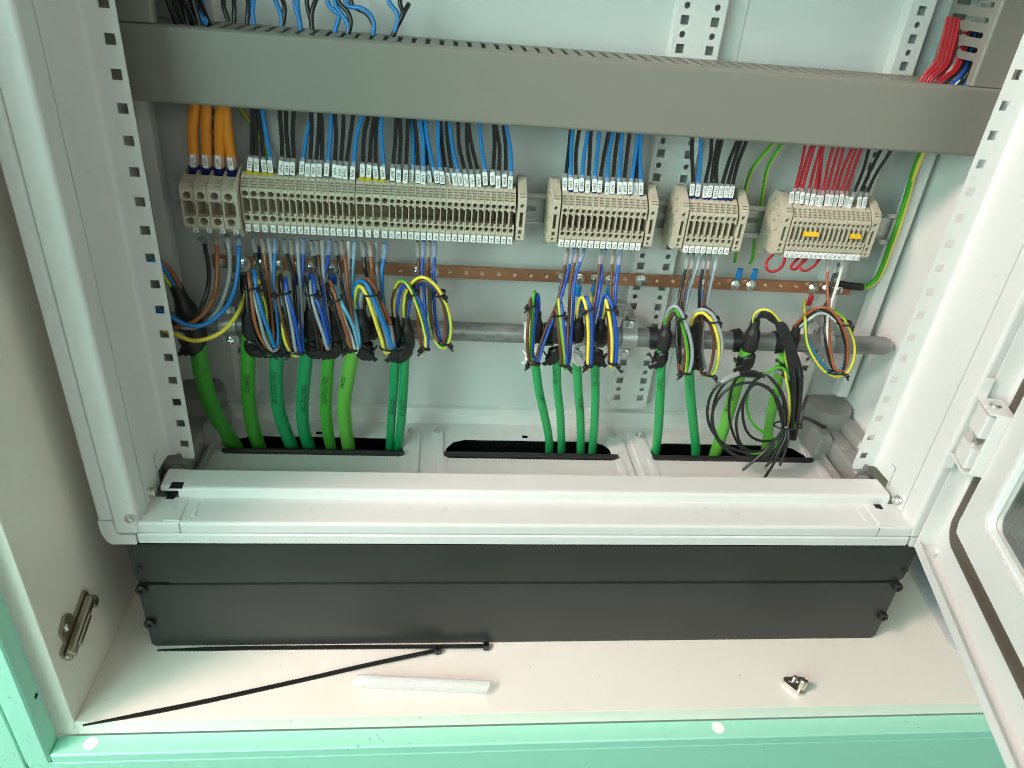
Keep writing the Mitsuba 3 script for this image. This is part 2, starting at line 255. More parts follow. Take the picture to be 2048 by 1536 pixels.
DATA = '''{"U":[["or","L01",0,"nv",[[-339.5,91.0,314.9],[-346.1,95.0,291.6],[-348.8,97.0,269.6],[-349.9,97.0,255.6]],[[-348.0,94.4,268.5],[-349.1,94.4,256.3]]],
["or","L02",0,"nv",[[-329.5,91.0,315.3],[-334.0,95.0,292.4],[-336.7,97.0,269.7],[-338.2,97.0,255.3]],[[-337.3,94.4,268.6],[-337.5,94.4,256.1]]],
["or","L03",0,"nv",[[-316.4,91.0,315.0],[-321.5,95.0,293.2],[-324.8,97.0,269.3],[-326.8,97.0,255.4]],[[-325.4,94.4,268.7],[-326.1,94.4,256.1]]],
["or","N0",0,"nv",[[-312.8,91.0,315.3],[-314.7,95.0,294.8],[-314.5,97.0,268.1],[-314.8,97.0,254.9]],[[-314.8,94.4,267.6],[-314.1,94.4,255.6]]],
["bk","U53",1,"yl",[[-287.3,83.0,316.4],[-289.8,87.0,298.0],[-293.8,89.0,270.7],[-297.2,89.0,256.8]],[[-294.1,86.4,269.9],[-296.5,86.4,257.6]]],
["bk","V53",1,"yl",[[-285.1,83.0,316.6],[-286.9,87.0,295.3],[-289.3,89.0,269.2],[-290.5,89.0,256.3]],[[-289.0,86.4,269.3],[-289.9,86.4,257.0]]],
["bk","W53",1,"yl",[[-282.9,83.0,316.4],[-282.3,87.0,295.6],[-282.9,89.0,268.4],[-282.9,89.0,256.2]],[[-282.7,86.4,268.5],[-282.3,86.4,256.9]]],
["bl","N53",1,"yl",[[-278.7,83.0,316.7],[-277.8,87.0,295.3],[-276.4,89.0,269.4],[-277.3,89.0,255.9]],[[-277.1,86.4,268.5],[-276.7,86.4,256.6]]],
["bk","U54",1,"gy",[[-263.3,83.0,316.1],[-264.0,87.0,291.7],[-266.0,89.0,267.7],[-268.2,89.0,254.4]],[[-265.9,86.4,268.4],[-267.7,86.4,255.1]]],
["bk","V54",1,"gy",[[-257.4,83.0,316.2],[-259.4,87.0,295.4],[-260.1,89.0,267.5],[-262.6,89.0,254.7]],[[-261.1,86.4,267.8],[-262.1,86.4,255.4]]],
["bk","W54",1,"gy",[[-250.6,83.0,316.4],[-253.6,87.0,295.8],[-255.1,89.0,267.5],[-257.2,89.0,254.7]],[[-256.1,86.4,267.8],[-256.7,86.4,255.4]]],
["bl","N54",1,"gy",[[-235.8,86.0,311.2],[-241.3,90.0,293.0],[-246.8,92.0,267.8],[-249.4,92.0,255.0]],[[-247.2,89.4,268.5],[-248.9,89.4,255.7]]],
["bk","U55",1,"gy",[[-235.3,83.0,316.3],[-236.1,87.0,299.7],[-240.4,89.0,266.9],[-243.6,89.0,254.3]],[[-241.5,86.4,267.5],[-243.1,86.4,255.0]]],
["bk","V55",1,"gy",[[-227.7,83.0,316.2],[-229.9,87.0,297.3],[-234.8,89.0,266.9],[-237.9,89.0,254.3]],[[-236.1,86.4,267.5],[-237.5,86.4,255.0]]],
["bk","W55",1,"gy",[[-226.0,83.0,316.4],[-226.8,87.0,294.6],[-229.4,89.0,267.5],[-232.2,89.0,254.6]],[[-231.1,86.4,267.8],[-231.8,86.4,255.4]]],
["bl","N55",1,"gy",[[-217.1,83.0,316.6],[-218.8,87.0,298.0],[-223.1,89.0,268.2],[-225.3,89.0,255.6]],[[-223.7,86.4,268.8],[-224.9,86.4,256.4]]],
["bk","U56",1,"gy",[[-214.0,83.0,316.3],[-214.0,87.0,295.4],[-216.9,89.0,267.7],[-217.8,89.0,254.9]],[[-216.3,86.4,268.1],[-217.4,86.4,255.6]]],
["bk","V56",1,"gy",[[-206.0,83.0,316.3],[-207.5,87.0,298.7],[-211.3,89.0,267.4],[-213.0,89.0,254.2]],[[-211.8,86.4,267.4],[-212.7,86.4,254.9]]],
["bk","W56",1,"gy",[[-197.2,83.0,316.3],[-200.8,87.0,296.2],[-205.9,89.0,266.8],[-207.6,89.0,253.9]],[[-207.1,86.4,267.1],[-207.3,86.4,254.6]]],
["bl","N56",1,"gy",[[-188.8,83.0,316.2],[-195.0,87.0,296.6],[-199.0,89.0,266.9],[-200.6,89.0,254.0]],[[-199.6,86.4,267.2],[-200.3,86.4,254.7]]],
["bk","U57",1,"yl",[[-183.1,83.0,316.1],[-187.8,87.0,299.9],[-190.3,89.0,269.5],[-191.2,89.0,257.0]],[[-190.3,86.4,269.9],[-190.9,86.4,257.7]]],
["bk","V57",1,"yl",[[-177.9,83.0,316.1],[-181.4,87.0,297.4],[-183.9,89.0,269.6],[-185.1,89.0,256.8]],[[-184.0,86.4,269.7],[-184.9,86.4,257.5]]],
["bk","W57",1,"yl",[[-175.6,83.0,316.3],[-177.3,87.0,297.7],[-177.9,89.0,268.5],[-177.8,89.0,255.9]],[[-178.6,86.4,268.8],[-177.6,86.4,256.7]]],
["bl","N57",1,"yl",[[-171.5,83.0,316.5],[-172.3,87.0,298.0],[-170.4,89.0,268.6],[-171.1,89.0,256.0]],[[-171.7,86.4,268.6],[-170.9,86.4,256.7]]],
["bk","U58",1,"gy",[[-157.9,83.0,316.3],[-159.0,87.0,298.8],[-161.6,89.0,267.6],[-162.3,89.0,255.0]],[[-161.8,86.4,268.0],[-162.1,86.4,255.7]]],
["bk","V58",1,"gy",[[-154.7,83.0,316.2],[-154.3,87.0,296.2],[-155.9,89.0,266.4],[-156.5,89.0,253.8]],[[-156.3,86.4,266.8],[-156.3,86.4,254.5]]],
["bk","W58",1,"gy",[[-147.1,83.0,316.0],[-148.3,87.0,290.3],[-149.2,89.0,266.7],[-150.0,89.0,253.0]],[[-149.3,86.4,267.0],[-149.9,86.4,253.8]]],
["bl","N58",1,"gy",[[-144.0,87.0,315.1],[-142.5,91.0,292.7],[-142.6,93.0,265.7],[-144.6,93.0,252.9]],[[-144.0,90.4,266.0],[-144.5,90.4,253.6]]],
["bk","U63",1,"nv",[[-141.6,83.0,316.3],[-139.1,87.0,293.8],[-137.6,89.0,266.7],[-137.6,89.0,254.1]],[[-137.7,86.4,267.1],[-137.5,86.4,254.8]]],
["bl","N63",1,"nv",[[-136.6,83.0,316.4],[-133.4,87.0,297.1],[-132.3,89.0,265.8],[-132.6,89.0,253.1]],[[-132.6,86.4,266.2],[-132.6,86.4,253.8]]],
["bk","V64",1,"gy",[[-131.8,87.0,305.9],[-130.4,91.0,287.5],[-128.1,93.0,265.6],[-126.0,93.0,253.0]],[[-127.8,90.4,266.0],[-126.0,90.4,253.7]]],
["bl","N64",1,"gy",[[-131.3,83.0,316.1],[-128.6,87.0,294.4],[-122.0,89.0,267.6],[-118.6,89.0,255.2]],[[-120.1,86.4,267.8],[-118.6,86.4,255.9]]],
["bl","N65",1,"nv",[[-119.3,83.0,315.8],[-118.6,87.0,289.1],[-115.8,89.0,266.8],[-113.3,89.0,254.5]],[[-114.9,86.4,267.2],[-113.3,86.4,255.3]]],
["bk","W65",1,"nv",[[-117.0,87.0,309.7],[-114.6,91.0,288.5],[-110.5,93.0,264.8],[-107.3,93.0,252.2]],[[-109.6,90.4,265.2],[-107.3,90.4,252.9]]],
["bk","U66",1,"gy",[[-111.6,83.0,315.7],[-109.3,87.0,292.7],[-104.4,89.0,266.2],[-100.8,89.0,253.7]],[[-102.9,86.4,266.7],[-100.9,86.4,254.4]]],
["bl","N66",1,"gy",[[-108.9,83.0,315.0],[-105.0,87.0,290.0],[-98.5,89.0,266.3],[-95.2,89.0,254.0]],[[-97.6,86.4,266.7],[-95.3,86.4,254.7]]],
["bk","U67",1,"gy",[[-100.7,83.0,315.5],[-99.1,87.0,293.3],[-91.7,89.0,266.0],[-89.8,89.0,253.4]],[[-91.8,86.4,266.1],[-89.9,86.4,254.1]]],
["bk","V67",1,"gy",[[-92.7,83.0,315.5],[-91.1,87.0,290.8],[-85.2,89.0,265.8],[-84.2,89.0,253.4]],[[-85.6,86.4,266.2],[-84.3,86.4,254.1]]],
["bk","W67",1,"gy",[[-91.2,83.0,315.3],[-86.9,87.0,293.5],[-79.0,89.0,266.5],[-77.6,89.0,253.7]],[[-79.4,86.4,266.8],[-77.8,86.4,254.5]]],
["bl","N67",1,"gy",[[-80.5,83.0,315.7],[-77.9,87.0,294.6],[-72.3,89.0,268.7],[-71.5,89.0,255.7]],[[-73.0,86.4,269.0],[-71.6,86.4,256.4]]],
["bk","U68",1,"gy",[[-67.3,83.0,315.7],[-65.1,87.0,295.4],[-64.8,89.0,269.1],[-64.6,89.0,256.4]],[[-65.6,86.4,269.5],[-64.8,86.4,257.1]]],
["bk","V68",1,"gy",[[-65.5,83.0,315.5],[-60.1,87.0,292.7],[-59.0,89.0,266.1],[-58.7,89.0,253.2]],[[-59.8,86.4,266.4],[-58.9,86.4,254.0]]],
["bk","W68",1,"gy",[[-58.3,83.0,315.4],[-54.3,87.0,293.1],[-52.2,89.0,268.0],[-52.5,89.0,255.2]],[[-53.4,86.4,268.3],[-52.8,86.4,255.9]]],
["bl","N68",1,"gy",[[-56.2,83.0,315.5],[-49.7,87.0,293.3],[-46.8,89.0,266.2],[-46.7,89.0,253.6]],[[-47.6,86.4,266.5],[-47.0,86.4,254.3]]],
["bk","U83",2,"nv",[[6.6,86.0,313.9],[7.7,90.0,294.3],[8.1,92.0,267.7],[8.6,92.0,254.2]],[[7.0,89.4,267.6],[8.1,89.4,255.0]]],
["bl","N83",2,"nv",[[8.1,83.0,315.2],[9.6,87.0,295.2],[12.5,89.0,268.8],[14.1,89.0,255.7]],[[12.4,86.4,268.7],[13.6,86.4,256.5]]],
["bk","U84",2,"nv",[[14.2,83.0,315.0],[14.5,87.0,293.1],[18.0,89.0,267.2],[19.5,89.0,254.1]],[[18.0,86.4,267.5],[19.0,86.4,254.9]]],
["bl","N84",2,"nv",[[23.1,83.0,315.4],[22.7,87.0,290.0],[24.2,89.0,268.2],[25.2,89.0,255.1]],[[23.1,86.4,268.7],[24.6,86.4,255.8]]],
["bk","U85",2,"nv",[[25.6,83.0,315.2],[28.4,87.0,290.3],[30.7,89.0,266.7],[31.3,89.0,253.8]],[[29.6,86.4,266.9],[30.8,86.4,254.6]]],
["bl","N85",2,"nv",[[33.9,83.0,315.1],[35.6,87.0,290.8],[36.8,89.0,268.3],[38.1,89.0,255.2]],[[36.4,86.4,268.5],[37.5,86.4,255.9]]],
["bk","U93",2,"nv",[[43.0,83.0,315.1],[42.4,87.0,291.2],[42.7,89.0,267.4],[43.4,89.0,254.8]],[[42.0,86.4,267.6],[42.8,86.4,255.6]]],
["bl","N93",2,"nv",[[47.3,83.0,315.0],[47.0,87.0,293.8],[49.9,89.0,265.9],[51.4,89.0,253.3]],[[49.6,86.4,266.1],[50.8,86.4,254.1]]],
["bk","U94",2,"nv",[[52.2,83.0,314.9],[53.5,87.0,291.8],[55.6,89.0,266.9],[56.7,89.0,254.3]],[[54.9,86.4,267.4],[56.0,86.4,255.0]]],
["bl","N94",2,"nv",[[55.9,83.0,314.8],[59.3,87.0,292.2],[61.6,89.0,267.2],[64.0,89.0,254.1]],[[62.1,86.4,267.2],[63.4,86.4,254.8]]],
["bk","U95",2,"nv",[[63.5,83.0,314.9],[65.3,87.0,288.9],[67.1,89.0,266.9],[69.2,89.0,254.3]],[[67.2,86.4,267.5],[68.6,86.4,255.1]]],
["bl","N95",2,"nv",[[71.8,83.0,315.2],[73.4,87.0,289.4],[74.3,89.0,267.3],[75.0,89.0,255.0]],[[72.7,86.4,267.8],[74.3,86.4,255.7]]],
["bk","W97",2,"nv",[[72.6,86.0,311.1],[77.1,90.0,286.4],[79.9,92.0,266.8],[81.1,92.0,254.1]],[[79.1,89.4,266.7],[80.4,89.4,254.9]]],
["bl","N97",2,"nv",[[74.8,83.0,315.4],[78.4,87.0,293.3],[84.1,89.0,267.9],[86.2,89.0,255.0]],[[83.7,86.4,267.8],[85.5,86.4,255.7]]],
["bk","U103",3,"nv",[[125.8,83.0,315.0],[130.4,87.0,296.5],[137.8,89.0,269.1],[138.8,89.0,257.2]],[[136.7,86.4,269.5],[137.8,86.4,257.9]]],
["bl","N103",3,"nv",[[134.3,83.0,315.0],[138.9,87.0,297.0],[143.4,89.0,268.8],[144.9,89.0,256.5]],[[143.0,86.4,269.2],[144.0,86.4,257.3]]],
["bk","U113",3,"nv",[[145.1,83.0,315.0],[149.3,87.0,297.6],[150.5,89.0,269.2],[152.5,89.0,255.7]],[[150.9,86.4,268.0],[151.5,86.4,256.4]]],
["bk","V113",3,"nv",[[151.7,83.0,314.9],[153.9,87.0,294.2],[156.5,89.0,269.5],[157.4,89.0,256.3]],[[156.0,86.4,269.0],[156.4,86.4,257.0]]],
["bk","W113",3,"nv",[[155.5,83.0,314.5],[157.0,87.0,291.9],[161.7,89.0,269.8],[163.6,89.0,255.6]],[[162.1,86.4,268.7],[162.6,86.4,256.3]]],
["bk","U123",3,"nv",[[171.3,83.0,314.9],[169.2,87.0,295.1],[168.3,89.0,268.9],[169.0,89.0,256.2]],[[167.7,86.4,269.0],[167.9,86.4,257.0]]],
["bk","V123",3,"nv",[[175.0,83.0,315.1],[174.2,87.0,293.0],[174.1,89.0,269.3],[174.8,89.0,256.9]],[[173.2,86.4,269.6],[173.7,86.4,257.6]]],
["bk","W123",3,"nv",[[180.2,83.0,314.8],[178.7,87.0,293.2],[179.3,89.0,269.6],[180.2,89.0,256.9]],[[178.6,86.4,269.3],[179.1,86.4,257.6]]],
["rd","1004",4,"dr",[[240.9,83.0,314.4],[244.5,87.0,292.2],[245.9,89.0,267.6],[246.0,89.0,255.1]],[[242.2,86.4,267.5],[244.7,86.4,255.8]]],
["rd","1005",4,"dr",[[248.0,85.0,314.0],[249.4,89.0,292.0],[250.9,91.0,267.3],[252.6,91.0,254.4]],[[248.9,88.4,267.7],[251.3,88.4,255.1]]],
["rd","S1",4,"dr",[[250.5,83.0,314.4],[252.4,87.0,291.4],[254.1,89.0,267.4],[257.0,89.0,254.9]],[[253.7,86.4,267.7],[255.6,86.4,255.6]]],
["rd","S1",4,"dr",[[258.5,85.0,313.8],[259.9,89.0,293.8],[262.2,91.0,267.2],[263.5,91.0,253.8]],[[260.6,88.4,266.7],[262.1,88.4,254.5]]],
["rd","S1",4,"dr",[[260.0,83.0,314.4],[263.5,87.0,292.0],[267.4,89.0,268.1],[268.1,89.0,253.8]],[[265.6,86.4,266.8],[266.7,86.4,254.6]]],
["rd","1100",4,"dr",[[260.7,85.0,312.1],[266.7,89.0,293.0],[272.7,91.0,267.2],[274.5,91.0,252.7]],[[271.6,88.4,265.3],[273.1,88.4,253.5]]],
["rd","1104",4,"dr",[[269.8,83.0,314.4],[272.6,87.0,295.1],[276.4,89.0,268.0],[277.8,89.0,253.1]],[[275.3,86.4,265.3],[276.3,86.4,253.8]]],
["rd","1105",4,"dr",[[276.9,85.0,313.7],[279.3,89.0,293.7],[281.9,91.0,268.4],[285.0,91.0,253.7]],[[282.2,88.4,266.7],[283.5,88.4,254.4]]],
["rd","1200",4,"dr",[[280.9,83.0,314.4],[284.1,87.0,294.5],[286.3,89.0,268.5],[288.6,89.0,254.1]],[[285.5,86.4,266.7],[287.2,86.4,254.9]]],
["rd","1204",4,"dr",[[290.7,85.0,313.9],[290.3,89.0,293.1],[292.5,91.0,268.3],[294.7,91.0,253.0]],[[292.2,88.4,266.0],[293.2,88.4,253.7]]],
["rd","1205",4,"dr",[[294.1,83.0,314.4],[295.3,87.0,295.2],[296.8,89.0,269.8],[299.6,89.0,254.7]],[[296.7,86.4,267.7],[298.1,86.4,255.5]]],
["rd","1300",4,"dr",[[300.6,85.0,313.9],[302.0,89.0,296.3],[303.3,91.0,268.3],[306.0,91.0,252.8]],[[303.4,88.4,265.8],[304.5,88.4,253.5]]],
["bk","C1",4,"bk",[[307.6,83.0,313.6],[310.9,87.0,294.8],[310.2,89.0,269.9],[309.7,89.0,253.2]],[[307.6,86.4,265.8],[308.1,86.4,253.9]]],
["bk","1400",4,"bk",[[320.9,85.0,312.7],[319.6,89.0,292.3],[319.0,91.0,270.4],[321.2,91.0,252.8]],[[317.6,88.4,265.8],[319.7,88.4,253.5]]],
["bk","1401",4,"bk",[[330.3,83.0,313.4],[326.1,87.0,291.9],[324.8,89.0,271.4],[325.6,89.0,253.6]],[[322.4,86.4,266.3],[324.0,86.4,254.4]]]],"TX":{"big":[-351.71,-339.15,-326.5,-314.28],"w53":[-300.16,-292.39,-284.38,-276.46],"nA":[-256.99,-250.34,-244.07,-237.85,-231.49,-225.17,-218.96,-212.81,-206.69,-200.21],"nA0":[-269.37,-263.02,-256.6,-250.51],"w57":[-192.86,-185.02,-177.04,-169.09],"g3":[139.75,183.83],"g4":[249.22,328.81],"g4lo":[249.43,328.52],"g3lo":[139.57,183.28]},"CB":[{"label":"leftmost","mark":null,"mp":null,"col":"g1","r":8.6,"s":[[-361.6,62.0,91.7],[-360.5,62.0,77.8],[-361.8,64.4,44.9],[-359.0,69.2,4.2],[-352.0,76.4,-35.5],[-344.1,86.0,-70.6],[-340.15000000000003,92,-110]],"b":[[-360.1,62.0,93.5],[-372.4,62.0,146.2]],"cores":[["bk",2.3,[[-368.5,60.0,146.9],[-376.3,54.0,166.8],[-386.7,48.0,173.5],[-396.7,42.0,158.8],[-394.1,40.0,129.2],[-376.9,40.0,117.3],[-361.8,40.0,118.5],[-351.0,40.0,124.7],[-345.7,42.3,132.1],[-339.9,46.3,144.2],[-337.7,55.4,158.9],[-339.4,64.3,170.5],[-342.8,72.9,183.4],[-345.6,80.6,188.9],[-351.4,88.0,186.3]],1],
["br",2.3,[[-368.0,60.0,146.9],[-372.9,52.8,168.7],[-382.3,46.0,179.8],[-394.8,40.0,165.7],[-396.0,38.0,130.1],[-379.5,38.0,113.7],[-368.6,38.0,113.5],[-353.4,38.0,119.2],[-345.5,40.3,124.8],[-335.7,44.6,137.1],[-332.7,54.9,147.0],[-330.9,64.3,167.9],[-332.0,72.9,184.0],[-333.9,80.6,188.9],[-338.1,88.0,186.0]],1],
["wg",2.3,[[-370.3,60.0,146.2],[-378.9,55.2,166.2],[-387.3,50.0,173.9],[-398.6,44.0,157.9],[-395.4,42.0,125.1],[-380.6,42.0,114.9],[-370.3,43.0,111.6],[-359.4,43.0,110.0],[-345.7,45.9,113.7],[-334.3,50.0,123.8],[-327.5,58.0,136.4],[-322.5,65.7,152.2],[-321.1,73.1,167.9],[-322.4,80.6,189.5],[-325.9,88.0,187.6]],1],
["bl",2.5,[[-372.0,60.0,146.1],[-376.4,51.6,167.8],[-380.3,43.6,180.9],[-394.4,36.4,167.3],[-393.8,34.0,135.1],[-378.3,34.0,130.8],[-371.0,34.0,125.5],[-361.1,34.0,119.0],[-350.4,34.0,116.8],[-340.2,36.0,118.8],[-327.9,38.0,127.9],[-319.2,47.0,136.7],[-313.9,56.0,150.5],[-311.0,64.0,168.9],[-310.5,72.0,185.3],[-311.3,80.0,190.2],[-314.1,88.0,189.3]],1],
["pe",2.3,[[-376.5,60.0,145.3],[-379.4,54.0,160.6],[-384.4,47.2,169.2],[-394.8,38.8,154.3],[-394.5,36.0,118.5],[-379.7,36.0,108.9],[-371.4,36.0,106.4],[-355.1,34.0,100.8],[-335.9,34.0,105.4],[-321.2,38.5,114.8],[-312.1,50.0,126.1],[-310.9,73.0,132.1],[-318.9,112.0,125.3]],0]],"br":9.632},{"label":"second from the left","mark":"BLIMA 02","mp":[[-316.6,62.0,25.3],[-313.0,62.0,53.4]],"col":"g1","r":7.6,"s":[[-306.2,62.0,101.6],[-308.8,62.0,86.8],[-313.8,64.4,51.1],[-318.2,69.2,10.2],[-319.0,76.4,-34.7],[-316.9,86.0,-70.0],[-315.84999999999997,92,-110]],"b":[[-305.2,62.0,95.6],[-302.8,62.0,134.1]],"cores":[["bk",1.9,[[-302.3,60.0,135.0],[-301.2,57.0,157.9],[-301.0,54.0,163.4],[-300.8,47.0,159.0],[-299.8,41.5,147.8],[-299.0,36.0,125.2],[-295.0,38.0,101.6],[-286.5,40.0,87.1],[-281.1,44.0,84.0],[-281.4,52.7,105.9],[-286.5,61.3,140.6],[-291.3,70.0,161.0],[-295.8,76.7,174.0],[-298.0,83.3,185.5],[-300.1,90.0,189.3]],1],
["br",1.9,[[-301.3,60.0,135.1],[-299.3,57.0,163.3],[-298.6,54.0,167.7],[-297.4,47.0,164.4],[-295.5,41.5,148.0],[-293.7,36.0,125.4],[-290.7,38.0,106.2],[-285.0,40.0,92.9],[-280.9,44.0,92.1],[-280.9,54.4,116.4],[-283.9,64.8,144.6],[-287.1,74.0,167.5],[-289.1,82.0,185.4],[-291.9,90.0,188.6]],1],
["gr",1.9,[[-299.9,60.0,135.1],[-296.9,54.0,161.5],[-296.3,47.0,157.1],[-292.6,41.5,143.9],[-288.5,36.0,125.0],[-285.3,38.0,100.8],[-279.1,40.0,87.4],[-274.9,44.0,93.5],[-275.4,54.4,116.6],[-278.0,64.8,144.9],[-281.3,74.0,167.8],[-283.2,82.0,185.7],[-285.5,90.0,189.0]],1],
["bl",2.1,[[-298.4,60.0,135.2],[-295.4,57.0,164.5],[-293.7,54.0,170.0],[-291.6,47.0,166.8],[-290.0,41.5,151.4],[-285.1,36.0,130.6],[-280.7,38.0,108.9],[-277.1,40.0,92.6],[-274.9,44.0,99.2],[-276.0,54.4,122.2],[-278.1,64.8,150.3],[-278.1,74.0,170.6],[-277.4,82.0,186.0],[-278.7,90.0,189.3]],1],
["pe",1.9,[[-297.0,60.0,129.8],[-293.1,54.0,156.4],[-290.4,52.0,160.5],[-288.8,52.0,147.3],[-285.7,50.0,134.9],[-284.8,46.0,109.1],[-286.2,44.0,82.6],[-284.3,44.0,82.1],[-278.8,46.0,86.5]],0]],"br":8.512},{"label":"third from the left","mark":"ASTUCCIATRICE","mp":[[-289.2,62.0,9.8],[-286.7,62.0,58.0]],"col":"g2","r":7.3,"s":[[-278.0,62.0,98.4],[-281.3,62.0,71.8],[-285.8,64.4,38.1],[-286.9,69.2,-3.6],[-282.8,76.4,-39.0],[-279.2,86.0,-70.3],[-277.4,92,-110]],"b":[[-276.5,62.0,96.8],[-273.8,62.0,129.8]],"cores":[["bn",1.9,[[-275.4,60.0,129.6],[-273.4,57.0,153.9],[-271.5,54.0,163.7],[-271.7,47.0,157.2],[-270.2,41.5,144.8],[-266.9,36.0,125.9],[-264.2,38.0,108.4],[-260.9,40.0,85.7],[-259.2,44.0,83.6],[-258.6,54.4,117.3],[-259.0,64.8,151.2],[-260.3,74.0,168.8],[-261.5,82.0,184.2],[-263.0,90.0,189.1]],1],
["bk",1.9,[[-273.5,60.0,129.6],[-271.2,57.0,156.7],[-269.0,54.0,165.4],[-267.4,47.0,162.7],[-265.4,41.5,145.0],[-262.5,36.0,126.1],[-260.5,38.0,100.0],[-258.4,40.0,85.8],[-257.5,44.0,94.1],[-256.5,54.4,139.6],[-259.4,64.8,158.7],[-264.3,74.0,173.9],[-267.8,82.0,184.4],[-269.9,90.0,188.7]],1],
["gr",1.9,[[-271.5,60.0,129.7],[-267.4,54.0,155.4],[-265.6,47.0,155.9],[-262.3,41.5,142.0],[-258.5,36.0,121.9],[-257.0,38.0,92.7],[-255.5,40.0,83.6],[-252.0,44.0,94.3],[-250.9,54.4,128.8],[-252.7,64.8,156.9],[-254.5,74.0,174.4],[-255.4,82.0,187.1],[-256.6,90.0,189.4]],1],
["bd",2.0,[[-270.4,60.0,130.9],[-266.4,57.0,156.9],[-264.4,54.0,163.0],[-262.7,47.0,161.8],[-260.8,41.5,149.5],[-255.5,36.0,130.7],[-253.4,38.0,103.1],[-251.3,40.0,87.2],[-250.6,44.0,100.1],[-252.1,54.4,126.0],[-251.1,64.8,151.5],[-250.4,74.0,169.3],[-250.2,82.0,184.8],[-250.6,90.0,190.7]],1],
["pe",1.9,[[-273.7,60.0,113.9],[-267.4,40.0,128.3],[-268.0,39.0,118.9],[-267.4,38.0,104.9],[-263.6,38.0,91.3],[-260.1,38.0,85.1],[-257.5,40.0,83.5],[-254.5,46.0,83.8]],0]],"br":8.176},{"label":"fourth from the left","mark":"BOLLINATRICE","mp":[[-260.0,62.0,3.8],[-254.1,62.0,40.5]],"col":"g2","r":7.0,"s":[[-247.1,62.0,96.1],[-250.9,62.0,72.9],[-255.8,64.4,43.8],[-261.3,69.2,2.0],[-263.1,76.4,-33.3],[-259.3,86.0,-69.9],[-257.4,92,-110]],"b":[[-245.0,62.0,98.0],[-242.2,62.0,136.7]],"cores":[["bk",1.9,[[-244.4,60.0,136.4],[-245.6,57.0,157.3],[-245.6,54.0,164.4],[-243.7,47.0,161.6],[-241.6,41.5,150.3],[-238.0,36.0,132.6],[-235.4,38.0,106.7],[-232.8,40.0,87.9],[-229.9,44.0,85.8],[-227.7,54.4,118.5],[-232.4,64.8,152.4],[-237.6,74.0,169.9],[-241.1,82.0,182.6],[-243.4,90.0,189.0]],1],
["bn",1.9,[[-242.9,60.0,136.5],[-242.6,54.0,158.7],[-240.4,50.0,153.1],[-237.6,46.0,132.2],[-234.4,42.0,108.6],[-232.1,42.0,96.1],[-229.7,42.0,85.8],[-227.2,44.0,89.4],[-227.1,54.4,129.8],[-232.1,64.8,157.8],[-234.9,74.0,175.4],[-236.6,82.0,183.9],[-237.4,90.0,189.3]],1],
["gr",2.0,[[-240.9,60.0,136.6],[-240.5,54.0,160.9],[-239.6,47.0,158.7],[-237.9,41.5,148.9],[-233.3,36.0,131.7],[-228.4,38.0,109.8],[-225.0,40.0,92.8],[-223.9,44.0,95.4],[-226.1,54.4,129.8],[-229.1,64.8,158.0],[-230.5,74.0,175.6],[-231.1,82.0,184.1],[-232.5,90.0,189.6]],1],
["bd",2.0,[[-239.9,60.0,136.6],[-238.9,57.0,162.9],[-237.8,54.0,166.4],[-235.9,47.0,163.6],[-234.4,41.5,151.7],[-229.1,36.0,137.3],[-226.1,38.0,115.5],[-223.8,40.0,97.5],[-223.9,44.0,106.9],[-228.8,54.4,135.3],[-229.6,64.8,157.9],[-226.2,74.0,173.1],[-224.7,82.0,184.4],[-224.5,90.0,191.0]],1]],"br":7.840000000000001},{"label":"fifth from the left","mark":"INCARTONATRICE","mp":[[-235.5,62.0,11.3],[-232.2,62.0,51.5]],"col":"g1","r":6.4,"s":[[-225.0,62.0,97.0],[-227.4,62.0,78.2],[-231.7,64.4,44.5],[-235.7,69.2,2.8],[-236.3,76.4,-32.6],[-235.0,86.0,-69.4],[-234.35,92,-110]],"b":[[-221.6,62.0,96.5],[-221.3,62.0,126.4]],"cores":[["bk",1.9,[[-224.1,60.0,126.2],[-225.0,57.0,150.7],[-225.2,54.0,158.4],[-222.9,47.0,156.8],[-219.0,41.5,151.3],[-214.4,36.0,131.9],[-209.2,38.0,108.2],[-203.6,40.0,90.1],[-200.4,44.0,90.4],[-204.1,54.4,119.5],[-211.6,64.8,153.3],[-215.2,74.0,176.3],[-216.9,82.0,183.8],[-219.1,90.0,189.2]],1],
["ob",1.9,[[-222.1,60.0,126.2],[-221.9,57.0,153.5],[-221.6,54.0,161.8],[-218.9,47.0,159.6],[-216.4,41.5,155.7],[-210.3,36.0,135.3],[-205.1,38.0,111.8],[-200.5,40.0,91.4],[-199.2,44.0,96.3],[-201.5,54.4,124.1],[-205.7,64.8,150.9],[-208.8,74.0,176.6],[-211.9,82.0,185.1],[-213.1,90.0,190.5]],1],
["wh",1.8,[[-220.1,60.0,126.3],[-219.9,54.0,156.5],[-217.5,50.0,156.8],[-212.0,47.0,139.4],[-205.1,44.0,116.1],[-201.2,41.8,106.0],[-197.1,41.0,88.6],[-195.2,44.0,96.4],[-200.6,54.4,119.6],[-209.0,64.8,142.5],[-206.8,74.0,163.3],[-206.1,82.0,179.0],[-206.6,90.0,189.8]],1],
["lb",1.8,[[-218.6,60.0,126.4],[-217.0,54.0,156.7],[-215.6,47.0,156.5],[-211.0,41.5,147.4],[-204.9,36.0,138.3],[-198.8,38.0,121.0],[-193.8,40.0,96.3],[-193.2,44.0,96.5],[-197.1,54.4,119.8],[-202.2,64.8,137.2],[-202.0,74.0,157.5],[-200.6,82.0,179.2],[-200.2,90.0,189.1]],1],
